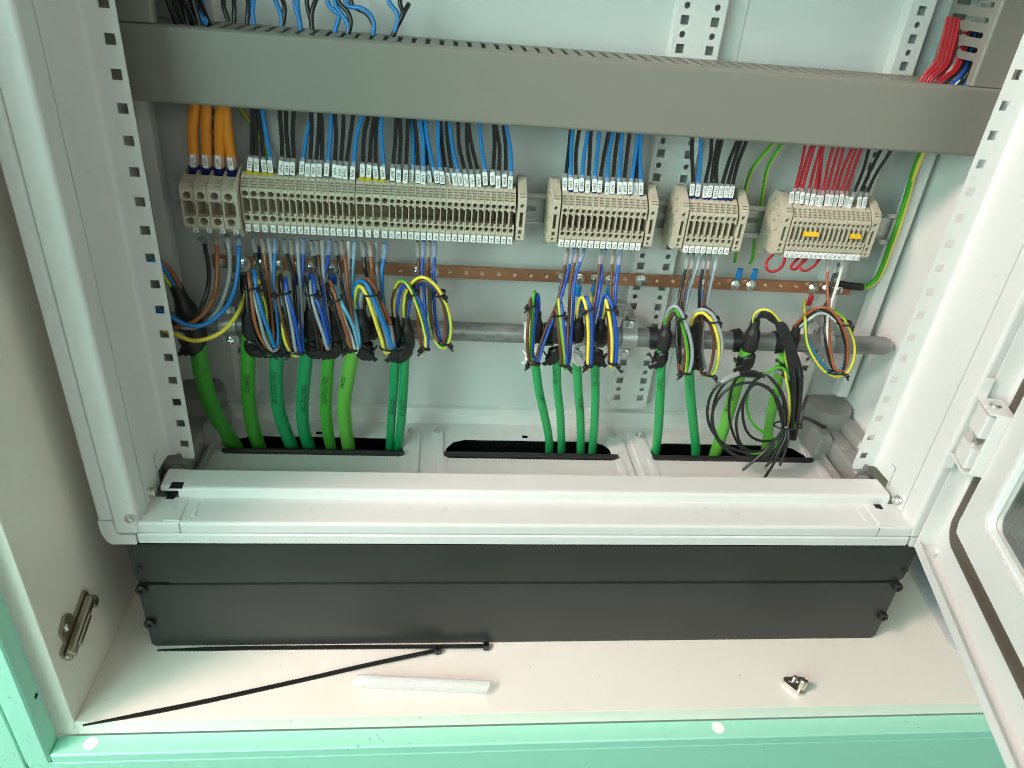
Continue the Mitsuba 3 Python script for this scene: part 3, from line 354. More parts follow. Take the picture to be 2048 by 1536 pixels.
["pe",1.8,[[-226.0,60.0,128.3],[-228.8,62.0,137.3],[-229.5,64.0,147.4],[-228.2,70.0,150.3]],0]],"br":7.168000000000001},{"label":"sixth from the left","mark":"PAESE","mp":[[-215.1,62.0,36.1],[-212.8,62.0,52.7]],"col":"g3","r":7.6,"s":[[-199.2,62.0,98.0],[-202.5,62.0,79.1],[-209.4,64.4,45.3],[-215.3,69.2,8.3],[-216.4,76.4,-21.7],[-214.5,86.0,-70.0],[-213.55,92,-110]],"b":[[-190.8,62.0,97.7],[-194.0,62.0,129.9]],"cores":[["pe",2.2,[[-198.0,60.0,131.2],[-197.9,57.0,143.0],[-195.9,54.0,152.7],[-192.4,47.0,160.7],[-188.6,43.3,160.2],[-184.5,39.7,153.9],[-180.4,36.0,143.1],[-176.2,37.3,127.2],[-171.3,38.7,108.9],[-166.3,40.0,90.1],[-162.2,42.0,92.6],[-161.5,50.0,96.6]],0],
["gr",2.1,[[-193.3,60.0,130.7],[-192.1,57.0,141.9],[-189.6,54.0,150.5],[-186.2,52.0,152.1],[-180.8,47.5,142.9],[-174.9,44.5,131.6],[-168.6,43.0,113.5],[-162.9,43.0,92.0],[-159.9,44.0,93.0],[-163.3,52.7,118.9],[-172.6,61.3,140.8],[-176.6,70.0,153.1],[-177.8,76.7,166.3],[-178.6,83.3,169.9],[-179.1,90.0,190.1]],1],
["bl",2.3,[[-195.6,60.0,131.3],[-198.7,57.0,144.9],[-196.6,54.0,157.8],[-191.1,47.0,166.3],[-185.6,42.6,165.7],[-179.8,38.2,156.0],[-173.1,36.8,139.2],[-165.9,38.4,117.3],[-159.7,40.0,95.8],[-158.1,44.0,93.7],[-162.7,52.7,112.2],[-170.2,61.3,137.7],[-172.2,70.0,150.0],[-172.3,76.7,166.5],[-170.2,83.3,180.2],[-169.6,90.0,190.6]],1],
["br",2.2,[[-191.5,60.0,130.8],[-189.6,57.0,148.5],[-189.9,54.0,162.5],[-188.9,54.0,165.7],[-183.9,49.2,166.7],[-178.6,45.6,161.0],[-172.4,44.4,149.2],[-166.2,44.8,133.1],[-162.3,46.0,120.9],[-165.0,52.0,122.5],[-174.5,56.7,146.1],[-179.4,61.3,156.7],[-181.4,66.0,164.1],[-182.3,74.0,167.1],[-184.0,82.0,187.0],[-185.6,90.0,190.9]],1],
["bk",2.2,[[-189.8,60.0,130.9],[-188.0,57.0,142.1],[-187.8,54.0,151.2],[-186.0,55.0,146.3],[-180.3,51.7,128.0],[-172.7,48.7,103.7],[-169.6,46.0,95.0],[-172.2,52.0,112.2],[-179.3,57.3,142.4],[-185.3,62.7,159.0],[-187.1,68.0,163.0],[-189.2,75.3,166.3],[-191.0,82.7,186.9],[-192.6,90.0,190.5]],1]],"br":8.512},{"label":"left one of the touching pair","mark":"BILANCIA","mp":[[-163.3,62.0,-2.6],[-160.7,62.0,21.3]],"col":"g2","r":4.9,"s":[[-156.2,62.0,99.6],[-158.2,62.0,80.8],[-160.1,66.0,36.4],[-163.3,74.0,-8.5],[-166.9,86.0,-70.1],[-168.7,92,-110]],"b":[[-156.5,62.0,85.9],[-158.0,62.0,122.3]],"cores":[["bn",1.8,[[-160.1,60.0,124.2],[-160.8,57.0,136.8],[-159.7,54.0,149.2],[-156.5,50.0,159.4],[-151.9,49.0,162.9],[-146.6,48.0,162.0],[-139.5,44.0,155.2],[-135.8,41.6,145.0],[-134.4,39.6,133.0],[-132.0,38.4,110.6],[-128.5,38.8,96.2],[-130.4,40.0,99.6],[-134.3,55.6,111.8],[-135.1,68.8,139.1],[-135.4,77.2,168.0],[-136.4,84.0,187.0],[-137.2,90.0,194.4]],1],
["bd",1.8,[[-156.9,60.0,122.9],[-156.1,57.0,133.7],[-153.8,54.0,148.2],[-150.6,47.0,160.4],[-145.3,43.3,165.3],[-139.4,39.7,160.3],[-132.2,36.0,150.3],[-126.7,37.3,131.2],[-123.7,38.7,112.1],[-124.3,40.0,97.1],[-125.0,44.0,97.7],[-126.9,52.7,120.4],[-128.7,61.3,146.0],[-130.4,70.0,161.6],[-131.6,76.7,168.4],[-130.9,83.3,187.5],[-130.6,90.0,194.7]],1],
["pe",1.8,[[-158.7,60.0,122.9],[-159.3,57.0,136.8],[-158.5,54.0,152.5],[-156.1,47.0,164.8],[-151.9,44.2,169.6],[-147.5,41.5,169.7],[-142.8,38.8,164.9],[-136.9,36.0,152.0],[-130.8,37.0,132.5],[-126.4,38.0,113.0],[-125.9,39.0,100.3],[-127.9,40.0,92.8],[-129.9,46.0,93.7],[-132.0,52.0,106.9]],0]],"br":6},{"label":"right one of the touching pair","mark":"CLIENT","mp":[[-151.3,62.0,-4.3],[-149.3,62.0,19.7]],"col":"g2","r":5.1,"s":[[-146.8,62.0,100.0],[-147.9,62.0,81.1],[-149.9,66.0,27.0],[-152.7,74.0,-18.5],[-157.2,86.0,-69.9],[-159.45,92,-110]],"b":[[-143.9,62.0,90.0],[-147.3,62.0,121.6]],"cores":[["pe",1.8,[[-149.1,60.0,123.9],[-149.0,57.0,137.3],[-147.4,54.0,149.8],[-144.3,47.0,160.6],[-138.5,44.8,170.0],[-131.7,42.6,174.9],[-124.7,40.4,173.7],[-115.9,38.2,166.4],[-108.0,36.0,152.6],[-103.1,36.8,137.0],[-101.1,37.6,122.2],[-102.4,38.4,108.3],[-106.3,39.2,99.2],[-111.8,40.0,100.3],[-117.4,46.0,107.2],[-122.7,52.0,120.9],[-123.6,58.8,130.9],[-122.3,67.2,146.9],[-130.6,82.0,156.6],[-137.5,100.0,149.6]],0],
["bn",1.9,[[-147.0,60.0,124.0],[-144.6,57.0,144.0],[-141.6,54.0,157.1],[-137.4,47.0,165.4],[-131.0,44.2,170.2],[-123.5,41.5,170.2],[-115.3,38.8,161.8],[-109.0,36.0,147.4],[-106.4,37.0,128.9],[-106.1,38.0,111.8],[-109.4,39.0,103.0],[-113.8,40.0,107.0],[-117.6,44.0,115.0],[-121.7,52.7,130.6],[-123.7,61.3,149.5],[-125.1,70.0,165.1],[-125.6,76.7,168.7],[-125.3,83.3,187.8],[-125.0,90.0,195.0]],1],
["bd",1.9,[[-145.8,60.0,124.7],[-142.8,57.0,142.1],[-137.5,54.0,157.3],[-132.9,54.0,162.6],[-126.5,51.7,165.1],[-117.6,49.4,159.5],[-110.2,47.1,146.8],[-105.0,45.7,131.3],[-103.9,45.1,118.3],[-105.9,44.6,105.6],[-109.5,44.0,103.1],[-112.7,44.0,110.4],[-116.0,52.7,120.8],[-118.3,61.3,136.6],[-119.6,70.0,158.9],[-119.9,76.7,169.0],[-119.2,83.3,188.1],[-119.5,90.0,195.3]],1]],"br":6},{"label":"left one of the four slim ones","mark":"LUCE 1","mp":[[5.8,62.0,19.3],[1.5,62.0,35.6]],"col":"g4","r":4.9,"s":[[-9.0,62.0,80.2],[-5.2,62.0,63.2],[0.6,64.4,36.7],[11.7,69.2,-1.2],[20.6,76.4,-33.5],[26.1,86.0,-64.3],[28.85,92,-110]],"b":[[-9.3,62.0,102.3],[-10.4,62.0,133.4]],"cores":[["pe",1.8,[[-12.5,60.0,132.9],[-15.0,57.0,148.3],[-16.9,54.0,159.4],[-18.1,50.0,158.5],[-18.1,47.6,147.8],[-17.8,45.2,127.1],[-17.5,43.2,107.6],[-16.0,41.6,91.1],[-12.8,40.0,81.4],[-10.4,42.0,78.9],[-6.6,48.0,78.6]],0],
["bn",1.8,[[-11.5,60.0,133.0],[-13.0,57.0,145.0],[-17.5,54.0,152.8],[-21.5,47.0,152.6],[-21.8,42.6,138.2],[-22.4,38.2,123.6],[-21.1,36.8,106.0],[-18.1,38.4,89.9],[-14.1,40.0,82.1],[-10.0,44.0,83.6],[-5.8,50.5,99.3],[-0.1,57.0,117.8],[6.7,63.5,132.1],[10.9,70.0,142.1],[13.7,75.0,156.2],[15.7,80.0,164.1],[17.4,85.0,188.0],[18.9,90.0,193.7]],1],
["bd",1.8,[[-9.4,60.0,133.1],[-12.1,54.0,153.1],[-13.6,56.0,156.4],[-14.4,54.5,152.7],[-13.3,53.0,133.5],[-13.5,50.5,107.4],[-12.2,46.0,88.8],[-7.5,44.0,83.6],[-2.1,50.5,100.2],[3.7,57.0,117.9],[9.5,63.5,129.5],[13.7,70.0,145.0],[17.2,75.0,158.3],[19.4,80.0,164.3],[23.1,85.0,188.2],[25.4,90.0,194.7]],1]],"br":6.2},{"label":"second of the four slim ones","mark":"EMLUS 1","mp":[[17.4,62.0,48.9],[14.0,62.0,67.1]],"col":"g4","r":4.7,"s":[[13.7,62.0,89.1],[16.2,62.0,76.2],[21.1,64.4,41.6],[29.4,69.2,3.8],[35.3,76.4,-28.5],[41.0,86.0,-64.0],[43.85,92,-110]],"b":[[13.5,62.0,103.2],[10.8,62.0,133.0]],"cores":[["pe",1.8,[[12.0,60.0,131.2],[10.1,57.0,142.7],[8.5,54.0,152.0],[7.6,47.0,151.8],[9.9,41.5,138.7],[13.5,36.0,119.4],[18.8,38.0,94.3],[22.7,40.0,77.6],[24.8,44.0,78.3],[27.3,50.0,80.8]],0],
["bn",1.8,[[10.1,60.0,131.2],[7.5,54.0,142.0],[6.1,47.0,145.9],[8.3,41.5,133.3],[11.8,36.0,112.5],[17.0,38.0,88.6],[19.2,40.0,83.2],[24.0,44.0,87.6],[23.8,54.4,106.8],[23.4,64.8,136.2],[23.1,74.0,165.6],[27.1,82.0,189.6],[29.0,90.0,194.6]],1],
["bd",1.8,[[13.9,60.0,131.3],[12.0,54.0,146.2],[10.7,47.0,151.3],[12.1,41.5,143.4],[15.1,36.0,126.2],[20.5,38.0,101.4],[24.6,40.0,82.7],[26.8,44.0,87.7],[27.6,54.4,107.0],[27.8,64.8,136.4],[27.4,74.0,165.8],[33.3,82.0,189.9],[36.0,90.0,195.2]],1]],"br":6.2},{"label":"third of the four slim ones","mark":"LUCE 2","mp":[[53.1,62.0,7.4],[49.9,62.0,25.8]],"col":"g4","r":4.9,"s":[[34.4,62.0,89.8],[38.2,62.0,77.0],[46.6,66.0,32.8],[54.8,74.0,-3.2],[65.0,86.0,-63.5],[70.1,92,-110]],"b":[[35.8,62.0,104.0],[34.3,62.0,131.2]],"cores":[["pe",1.9,[[32.3,60.0,129.3],[30.5,54.0,143.6],[29.8,47.0,156.7],[31.3,43.3,159.8],[34.6,39.7,153.1],[38.2,36.0,137.2],[41.7,37.3,119.8],[44.2,38.7,98.4],[47.4,40.0,78.4],[50.3,44.0,79.2]],0],
["bd",1.9,[[34.8,60.0,129.4],[33.7,54.0,145.1],[33.4,47.0,157.5],[35.5,43.3,159.9],[38.8,39.7,153.3],[42.3,36.0,137.4],[45.4,37.3,119.9],[47.5,38.7,102.0],[49.9,40.0,81.4],[50.1,44.0,92.1],[49.0,52.7,122.6],[51.7,61.3,145.8],[54.1,70.0,162.1],[56.2,76.7,167.4],[55.0,83.3,186.3],[58.9,90.0,195.7]],1],
["bn",1.8,[[36.4,60.0,129.5],[35.4,54.0,141.8],[36.8,56.0,145.0],[40.3,53.3,132.2],[43.5,50.7,109.5],[47.3,48.0,82.6],[47.2,44.0,106.1],[46.9,54.4,135.4],[49.6,64.8,147.5],[51.5,74.0,163.6],[53.1,82.0,186.7],[54.9,90.0,195.5]],1],
["pe",1.8,[[47.2,70.0,134.8],[49.1,80.0,140.6],[58.0,118.0,133.8]],0]],"br":6.4},{"label":"right one of the four slim ones","mark":"EMLUS 2","mp":[[62.9,62.0,48.6],[59.5,62.0,65.3]],"col":"g4","r":4.9,"s":[[57.1,62.0,82.6],[60.0,62.0,69.5],[67.4,66.0,24.7],[73.4,74.0,-16.5],[79.4,86.0,-63.2],[82.4,92,-110]],"b":[[59.5,62.0,104.9],[58.6,62.0,129.4]],"cores":[["bd",2.0,[[56.4,60.0,128.9],[55.7,57.0,142.6],[55.4,54.0,154.0],[55.4,47.0,161.6],[59.3,42.6,158.7],[64.5,38.2,146.5],[69.6,36.8,128.0],[73.4,38.4,110.1],[76.1,40.0,85.9],[76.3,44.0,85.9],[72.4,52.7,116.6],[71.2,61.3,139.9],[71.7,70.0,156.3],[72.4,76.7,166.8],[73.6,83.3,187.2],[74.7,90.0,196.5]],1],
["pe",1.9,[[59.5,60.0,129.1],[59.5,54.0,142.8],[56.8,47.0,156.6],[58.1,42.6,152.1],[62.3,38.2,137.1],[66.8,36.8,117.6],[70.2,38.4,97.3],[72.3,40.0,81.5],[74.9,44.0,82.2]],0],
["bn",1.8,[[60.8,60.0,129.1],[61.0,54.0,141.6],[63.0,54.0,136.2],[65.9,48.7,118.4],[68.3,46.0,98.8],[70.8,46.0,82.4],[70.7,44.0,92.8],[68.3,54.4,122.5],[66.3,64.8,151.6],[66.0,74.0,167.6],[66.1,82.0,187.3],[68.0,90.0,196.1]],1]],"br":6.4},{"label":"first right of the perforated strip","mark":"E2R1","mp":[[137.3,62.0,45.0],[134.2,62.0,63.7]],"col":"g4","r":5.4,"s":[[131.9,62.0,93.4],[133.3,62.0,80.3],[142.9,66.0,26.9],[151.1,74.0,-14.5],[159.5,86.0,-63.5],[163.7,92,-110]],"b":[[132.6,62.0,97.6],[130.7,62.0,126.1]],"cores":[["pe",1.9,[[128.0,60.0,125.6],[127.2,54.0,138.1],[128.3,50.0,146.6],[130.8,46.6,150.0],[135.0,43.1,144.4],[141.3,40.9,132.1],[148.0,39.1,115.9],[152.4,38.3,101.0],[155.1,39.1,86.2],[155.9,40.0,74.0],[155.0,46.0,72.7]],0],
["gr",2.0,[[129.1,60.0,126.3],[126.3,54.0,139.5],[126.1,47.0,150.2],[130.1,43.9,154.2],[135.0,40.7,150.2],[142.2,37.6,138.6],[150.5,36.6,121.6],[156.7,37.7,104.3],[159.2,38.9,88.0],[158.1,40.0,76.3],[156.0,44.0,74.6],[152.4,50.5,84.8],[150.4,57.0,98.0],[149.2,63.5,116.2],[150.3,70.0,130.7],[152.9,75.0,142.5],[154.2,80.0,157.5],[159.6,85.0,187.8],[160.2,90.0,195.1]],1],
["bn",1.9,[[131.2,60.0,125.7],[131.1,54.0,137.6],[134.0,54.0,142.5],[140.8,50.8,136.1],[148.2,47.6,117.2],[152.2,45.2,100.8],[153.4,43.6,85.1],[151.0,42.0,74.9],[148.2,44.0,80.3],[147.6,52.7,100.2],[145.5,61.3,124.2],[147.3,70.0,137.6],[148.4,76.7,158.7],[152.7,83.3,188.1],[154.3,90.0,194.9]],1],
["bk",1.9,[[132.4,60.0,126.4],[132.1,54.0,139.0],[137.0,58.0,139.4],[141.4,56.7,131.9],[146.4,54.0,106.7],[150.6,50.0,83.6],[146.1,44.0,90.4],[141.8,52.7,114.3],[141.6,61.3,131.0],[142.3,70.0,147.8],[143.9,76.7,158.5],[147.2,83.3,187.8],[148.5,90.0,194.6]],1]],"br":7},{"label":"second right of the perforated strip","mark":"EI NOVAV","mp":[[172.7,62.0,36.5],[167.3,62.0,60.5]],"col":"g4","r":5.5,"s":[[161.5,62.0,86.3],[168.3,62.0,64.8],[179.5,66.0,28.0],[193.9,74.0,-13.5],[211.0,86.0,-62.4],[219.55,92,-110]],"b":[[167.4,62.0,93.0],[160.5,62.0,127.3]],"cores":[["pe",1.9,[[157.2,60.0,127.4],[156.2,54.0,137.3],[156.3,47.0,145.1],[159.9,44.3,147.9],[165.2,41.5,145.7],[171.5,38.8,139.2],[177.5,36.0,128.4],[183.8,37.0,112.8],[186.9,38.0,96.7],[187.2,39.0,82.2],[184.1,40.0,74.2],[182.8,48.0,70.2]],0],
["gr",2.0,[[158.4,60.0,128.2],[156.2,54.0,140.7],[156.0,47.0,149.1],[160.8,43.9,151.8],[168.7,40.7,148.9],[176.4,37.6,138.6],[183.4,36.6,124.9],[188.6,37.7,109.8],[189.9,38.9,96.3],[188.3,40.0,84.7],[185.9,44.0,74.9],[181.8,50.5,78.4],[178.0,57.0,88.0],[175.5,63.5,102.8],[175.5,70.0,121.1],[175.2,75.0,139.9],[177.0,80.0,158.5],[179.0,85.0,188.7],[179.7,90.0,196.1]],1],
["bk",1.9,[[160.0,60.0,128.2],[158.6,56.0,141.2],[160.1,52.0,149.3],[166.1,51.3,150.2],[173.3,50.7,145.4],[175.7,50.0,142.8],[174.5,52.0,142.4],[164.0,53.0,147.7],[161.3,54.0,143.7],[163.1,52.0,129.5],[166.2,50.0,109.5],[171.6,47.0,89.7],[175.6,44.0,79.0]],0],
["bk",1.9,[[175.3,44.0,79.0],[172.9,52.7,90.2],[170.2,61.3,107.3],[169.4,70.0,128.0],[164.9,76.7,159.5],[165.2,83.3,188.7],[166.8,90.0,195.5]],1],
["bn",1.9,[[160.1,60.0,127.5],[160.6,54.0,138.1],[163.8,54.0,141.0],[171.4,51.6,135.6],[179.9,49.2,120.4],[183.2,47.2,105.9],[184.4,45.6,89.4],[182.4,44.0,75.5],[177.6,44.0,73.1],[177.9,52.7,73.3],[174.5,61.3,96.6],[172.3,70.0,128.1],[170.7,76.7,159.7],[170.7,83.3,188.9],[172.0,90.0,195.7]],1]],"br":6.4},{"label":"light green third right of the perforated strip","mark":"SA RO","mp":[[223.2,62.0,12.9],[222.2,62.0,37.1]],"col":"g3","r":7.0,"s":[[228.3,62.0,96.1],[227.7,62.0,83.7],[229.5,66.0,38.4],[232.5,74.0,-12.5],[236.5,86.0,-61.9],[238.5,92,-110]],"b":[[230.7,62.0,100.4],[229.1,62.0,132.8]],"cores":[["bk",1.7,[[229.3,60.0,131.7],[226.5,54.0,139.9],[229.5,52.0,148.5],[237.5,47.6,147.8],[245.6,43.8,134.2],[252.7,40.6,122.4],[262.3,39.0,106.1],[269.3,37.8,89.4],[276.4,36.5,71.7],[289.9,34.5,17.4],[288.2,32.0,-3.3]],0],
["bk",1.7,[[229.7,60.0,131.7],[226.6,54.0,140.4],[230.2,52.0,147.4],[238.3,47.6,146.2],[246.6,43.8,135.1],[254.2,40.6,123.0],[264.0,39.0,106.4],[271.2,37.2,89.7],[276.7,33.5,73.5],[289.9,32.0,19.0],[290.3,32.0,-3.2]],0],
["bk",1.7,[[230.2,60.0,131.7],[226.7,54.0,141.0],[231.0,52.0,146.3],[239.1,47.6,144.5],[247.5,43.8,136.1],[255.8,40.6,123.6],[265.8,39.0,106.6],[273.2,36.8,90.1],[277.0,30.5,75.3],[289.9,29.5,20.7],[292.4,32.0,-3.2]],0],
["bk",1.7,[[230.7,60.0,131.8],[226.9,54.0,141.5],[231.8,52.0,145.2],[239.9,47.6,142.9],[248.4,43.8,137.0],[257.3,40.6,124.2],[267.5,39.0,106.9],[276.0,37.8,89.6],[282.7,36.5,71.9],[294.5,34.5,17.5],[294.6,32.0,-3.1]],0],
["bk",1.7,[[231.1,60.0,131.8],[227.3,54.0,141.0],[232.6,52.0,144.2],[240.7,47.6,141.3],[249.4,43.8,137.9],[258.8,40.6,124.8],[269.3,39.0,107.1],[278.0,37.2,90.0],[283.0,33.5,73.7],[294.5,32.0,19.2],[296.7,32.0,-3.1]],0],
["bk",1.7,[[231.6,60.0,131.8],[227.7,54.0,140.5],[233.4,52.0,143.1],[241.4,47.6,139.7],[250.3,43.8,138.9],[260.4,40.6,125.4],[271.0,39.0,107.4],[279.9,36.8,90.3],[283.3,30.5,75.5],[294.5,29.5,20.9],[298.8,32.0,-3.1]],0],
["bk",1.7,[[232.0,60.0,131.8],[228.1,54.0,139.9],[234.2,52.0,142.0],[242.2,47.6,138.0],[251.2,43.8,139.8],[261.9,40.6,126.0],[272.8,39.0,107.6],[282.8,37.8,89.8],[289.0,36.5,72.1],[299.2,34.5,17.6],[300.9,32.0,-3.0]],0],
["pe",1.7,[[225.7,60.0,131.6],[221.9,54.0,139.9],[222.2,52.0,147.1],[227.1,48.2,152.5],[233.7,45.1,152.2],[245.0,45.6,142.9],[255.9,45.6,127.2],[262.3,44.5,112.4],[262.5,42.4,101.2],[269.4,39.1,86.4],[278.8,37.3,67.5],[285.4,36.2,55.2],[293.2,33.3,30.6],[293.7,30.0,13.6]],0]],"br":7.6},{"label":"rightmost pale green","mark":null,"mp":null,"col":"g3","r":5.8,"s":[[273.6,62.0,91.3],[273.0,62.0,80.2],[278.8,66.0,41.7],[287.7,74.0,-7.3],[301.4,86.0,-60.1],[308.25,92,-110]],"b":[[278.7,62.0,102.2],[277.9,62.0,128.4]],"cores":[["ob",1.7,[[274.5,60.0,130.1],[278.8,54.0,145.2],[285.9,47.0,157.6],[294.5,42.6,159.3],[306.5,38.2,150.3],[321.4,36.8,130.8],[332.1,38.4,107.4],[335.0,40.0,87.6],[326.8,40.0,85.8],[319.5,48.0,100.1],[311.9,56.0,128.2],[306.4,68.0,159.9],[305.6,80.0,176.7],[305.2,85.0,189.1],[305.5,90.0,200.1]],1],
["bk",1.7,[[276.4,60.0,128.6],[280.9,54.0,143.0],[287.4,48.0,154.3],[295.8,45.0,154.6],[308.0,42.0,147.0],[321.3,42.0,128.1],[331.3,42.0,108.5],[332.6,40.0,86.0],[326.3,44.3,84.9],[315.8,48.6,101.2],[309.0,57.4,124.3],[309.8,68.6,143.3],[311.6,78.0,163.1],[314.0,84.0,182.7],[313.7,90.0,199.1]],1],
["wh",1.7,[[278.7,60.0,127.9],[283.4,54.0,139.4],[291.0,52.0,148.9],[299.1,49.0,149.9],[311.5,46.0,142.2],[326.8,46.0,121.6],[335.0,46.0,103.3],[335.8,46.0,81.0],[327.2,49.4,85.2],[315.6,52.9,108.3],[308.7,60.3,141.2],[313.1,69.7,159.4],[317.8,78.0,175.2],[320.2,84.0,190.3],[321.5,90.0,199.5]],1],
["tb",1.7,[[279.9,60.0,126.5],[285.8,56.0,139.3],[282.4,52.0,135.1],[281.7,46.7,127.2],[291.5,43.3,111.0],[307.8,42.0,93.5],[326.8,42.0,79.8],[335.2,44.7,89.8],[335.9,50.0,109.0]],0],
["pe",1.7,[[303.9,48.0,155.7],[313.4,44.0,150.7],[328.2,42.7,134.1],[338.3,41.3,116.8],[342.2,40.0,99.0],[339.5,40.0,83.0],[329.4,40.0,77.8],[310.7,40.0,86.0],[295.0,41.3,101.3],[283.1,42.7,118.7],[275.2,44.0,140.3],[307.5,116.0,136.7]],0]],"br":6.2}],"COIL":[["bk",1.6,[[278.8,30.0,19.0],[271.4,28.7,33.4],[258.1,27.4,56.6],[242.5,26.1,78.9],[228.9,24.9,88.5],[215.6,23.9,91.1],[202.1,23.4,85.1],[189.5,23.0,75.2],[182.7,22.6,62.4],[182.0,22.1,43.5],[187.5,22.3,25.0],[198.7,22.7,8.1],[215.0,23.1,-5.9],[234.8,23.6,-14.5],[246.8,24.0,-16.8]]],
["bk",1.6,[[279.4,26.0,20.6],[270.4,24.9,41.1],[255.1,23.8,61.9],[239.8,22.6,74.1],[222.4,21.5,78.1],[206.1,20.4,75.3],[194.2,19.8,65.5],[188.1,19.4,49.5],[188.6,19.0,31.4],[195.1,18.6,14.1],[206.7,18.2,-1.4],[223.6,18.2,-14.2],[242.0,19.0,-19.9],[258.6,19.8,-17.9],[268.8,20.5,-6.0],[272.5,21.2,8.7],[275.7,22.0,17.9]]],
["bk",1.6,[[282.6,34.0,16.3],[275.5,32.9,41.3],[260.5,31.8,67.2],[242.5,30.6,82.2],[229.0,29.5,81.4],[209.0,28.4,81.9],[198.4,28.0,74.5],[191.6,28.0,58.3],[191.4,28.0,37.9],[195.6,28.0,19.3],[205.9,28.0,0.3],[220.9,28.1,-15.9],[239.5,28.5,-25.9],[257.6,28.9,-29.7],[271.0,29.2,-25.8],[277.7,29.6,-11.4],[280.5,30.0,6.0]]],
["bk",1.6,[[286.4,36.0,14.0],[279.0,35.5,39.7],[266.0,35.1,62.3],[250.2,34.6,76.2],[242.4,34.2,81.1],[234.0,33.7,75.2],[229.0,33.2,66.3],[226.0,32.8,52.3],[227.9,32.3,35.1],[233.2,32.2,19.5],[241.5,32.6,5.5],[252.4,33.1,-3.3],[265.7,33.5,-6.7],[279.5,34.0,-4.5]]],
["bk",1.6,[[278.8,28.0,16.0],[272.5,27.5,34.2],[260.2,27.1,54.9],[245.4,26.6,68.8],[229.8,26.2,73.6],[223.7,26.0,62.5],[220.6,26.0,46.2],[220.2,26.0,29.7],[224.3,26.0,12.8],[232.0,26.2,-3.3],[243.4,26.6,-14.4],[255.7,27.1,-17.8],[266.7,27.5,-12.3],[273.4,28.0,1.8]]],
["bk",1.6,[[292.3,38.0,12.8],[287.1,38.4,38.0],[275.8,38.9,68.4],[264.6,39.3,79.9],[252.6,39.7,84.7],[244.2,40.0,79.8],[221.3,40.0,78.0],[214.6,40.0,72.8],[212.5,40.0,55.6],[214.7,40.0,35.0],[220.7,39.1,14.5],[229.9,37.9,-3.9],[240.5,36.6,-18.3],[254.3,35.3,-29.5],[265.2,34.0,-29.4]]],
["pe",1.6,[[289.9,36.0,15.2],[280.9,36.0,49.9],[270.0,36.0,75.0],[263.7,36.0,87.7],[256.0,36.0,89.9],[248.3,36.0,85.2],[237.7,36.0,77.9],[230.2,36.0,65.7],[230.9,36.0,50.4],[234.5,36.0,36.0],[241.1,35.7,22.7],[251.2,35.3,11.4],[265.7,34.9,2.3],[279.4,34.4,-3.7],[286.1,34.0,-1.0]]],
["pe",1.6,[[248.5,27.0,-19.0],[256.7,26.5,-18.8],[265.8,26.0,-18.2],[275.8,27.0,-8.4],[280.6,28.0,6.4]]],
["bk",1.6,[[277.9,26.0,16.3],[276.2,22.8,11.0],[270.2,19.6,1.2],[261.2,17.2,-7.1],[253.7,15.6,-16.0],[238.6,14.0,-34.0]]],
["bk",1.6,[[281.9,26.0,15.3],[281.2,21.0,6.9],[275.3,16.0,-9.2],[272.4,13.0,-23.7],[265.3,10.0,-41.8]]],
["bk",1.6,[[284.6,26.0,15.4],[284.7,20.7,7.3],[283.3,16.0,-11.2],[279.9,12.0,-25.0]]],
["bk",1.6,[[281.2,28.0,13.9],[279.7,24.0,7.0],[275.1,20.7,-8.2],[270.8,18.0,-24.1]]],
["bk",1.6,[[285.2,30.0,12.7],[287.1,27.0,-1.5],[281.4,24.0,-19.4],[274.8,22.0,-25.9],[267.9,20.0,-33.0]]]],"W":[["pe_a","pe",2.0,[[212.6,90.0,315.9],[210.2,95.0,307.9],[204.1,105.0,287.7],[210.3,127.0,265.7],[213.8,134.0,243.8],[216.2,134.0,218.2],[216.9,132.0,203.6],[215.5,122.0,185.6],[215.7,120.0,176.2]]],
["pe_b","pe",2.0,[[221.5,90.0,316.4],[218.3,95.0,302.3],[218.8,105.0,288.5],[229.4,127.0,263.3],[234.9,134.0,240.7],[235.4,134.0,226.5],[236.8,132.0,203.9],[235.7,122.0,179.1],[233.5,120.0,175.3]]],
["pe_thick","pe",3.4,[[368.9,90.0,316.3],[373.2,98.0,303.3],[376.7,103.0,289.3],[379.6,107.0,284.2],[382.8,109.0,260.3],[385.0,110.0,227.0],[384.7,110.0,205.3],[385.1,111.0,179.8],[383.1,113.0,164.6],[377.5,114.0,157.6],[368.2,115.0,155.3]]],
["pe_left","pe",1.9,[[-306.4,100.0,315.7],[-303.2,110.8,304.9],[-298.9,120.0,293.0],[-294.8,126.0,280.6],[-289.0,128.8,265.1],[-287.3,130.0,252.3]]],
["red_a","rd",1.5,[[241.8,86.0,202.8],[233.3,76.9,199.7],[226.8,69.4,195.3],[229.3,67.1,189.3],[237.0,67.1,187.9],[244.6,69.4,191.8],[250.1,76.9,197.0],[252.7,86.0,201.5]]],
["red_b","rd",1.5,[[271.9,86.0,200.7],[259.9,75.2,195.5],[254.3,67.6,193.0],[257.3,66.4,191.4],[268.1,74.0,195.5],[281.4,86.0,201.2]]],
["red_c","rd",1.5,[[279.1,86.0,200.2],[267.9,74.0,196.4],[262.6,65.6,194.2],[267.7,64.4,191.4],[281.4,72.8,193.1],[294.9,86.0,200.5]]],
["pe_red_lug","pe",1.6,[[305.6,100.0,120.3],[309.4,112.0,125.9],[309.4,118.0,134.2]]],
["up_a","bl",2.0,[[-328.3,95.0,404.3],[-329.2,91.7,394.9],[-324.9,89.3,387.7],[-321.5,88.0,382.8]]],
["up_b","bl",2.0,[[-322.1,95.0,404.7],[-322.2,91.7,393.5],[-320.2,89.3,383.7],[-321.3,88.0,380.4]]],
["up_c","bk",2.0,[[-304.5,95.0,406.1],[-304.5,90.0,395.0],[-301.1,88.0,384.8]]],
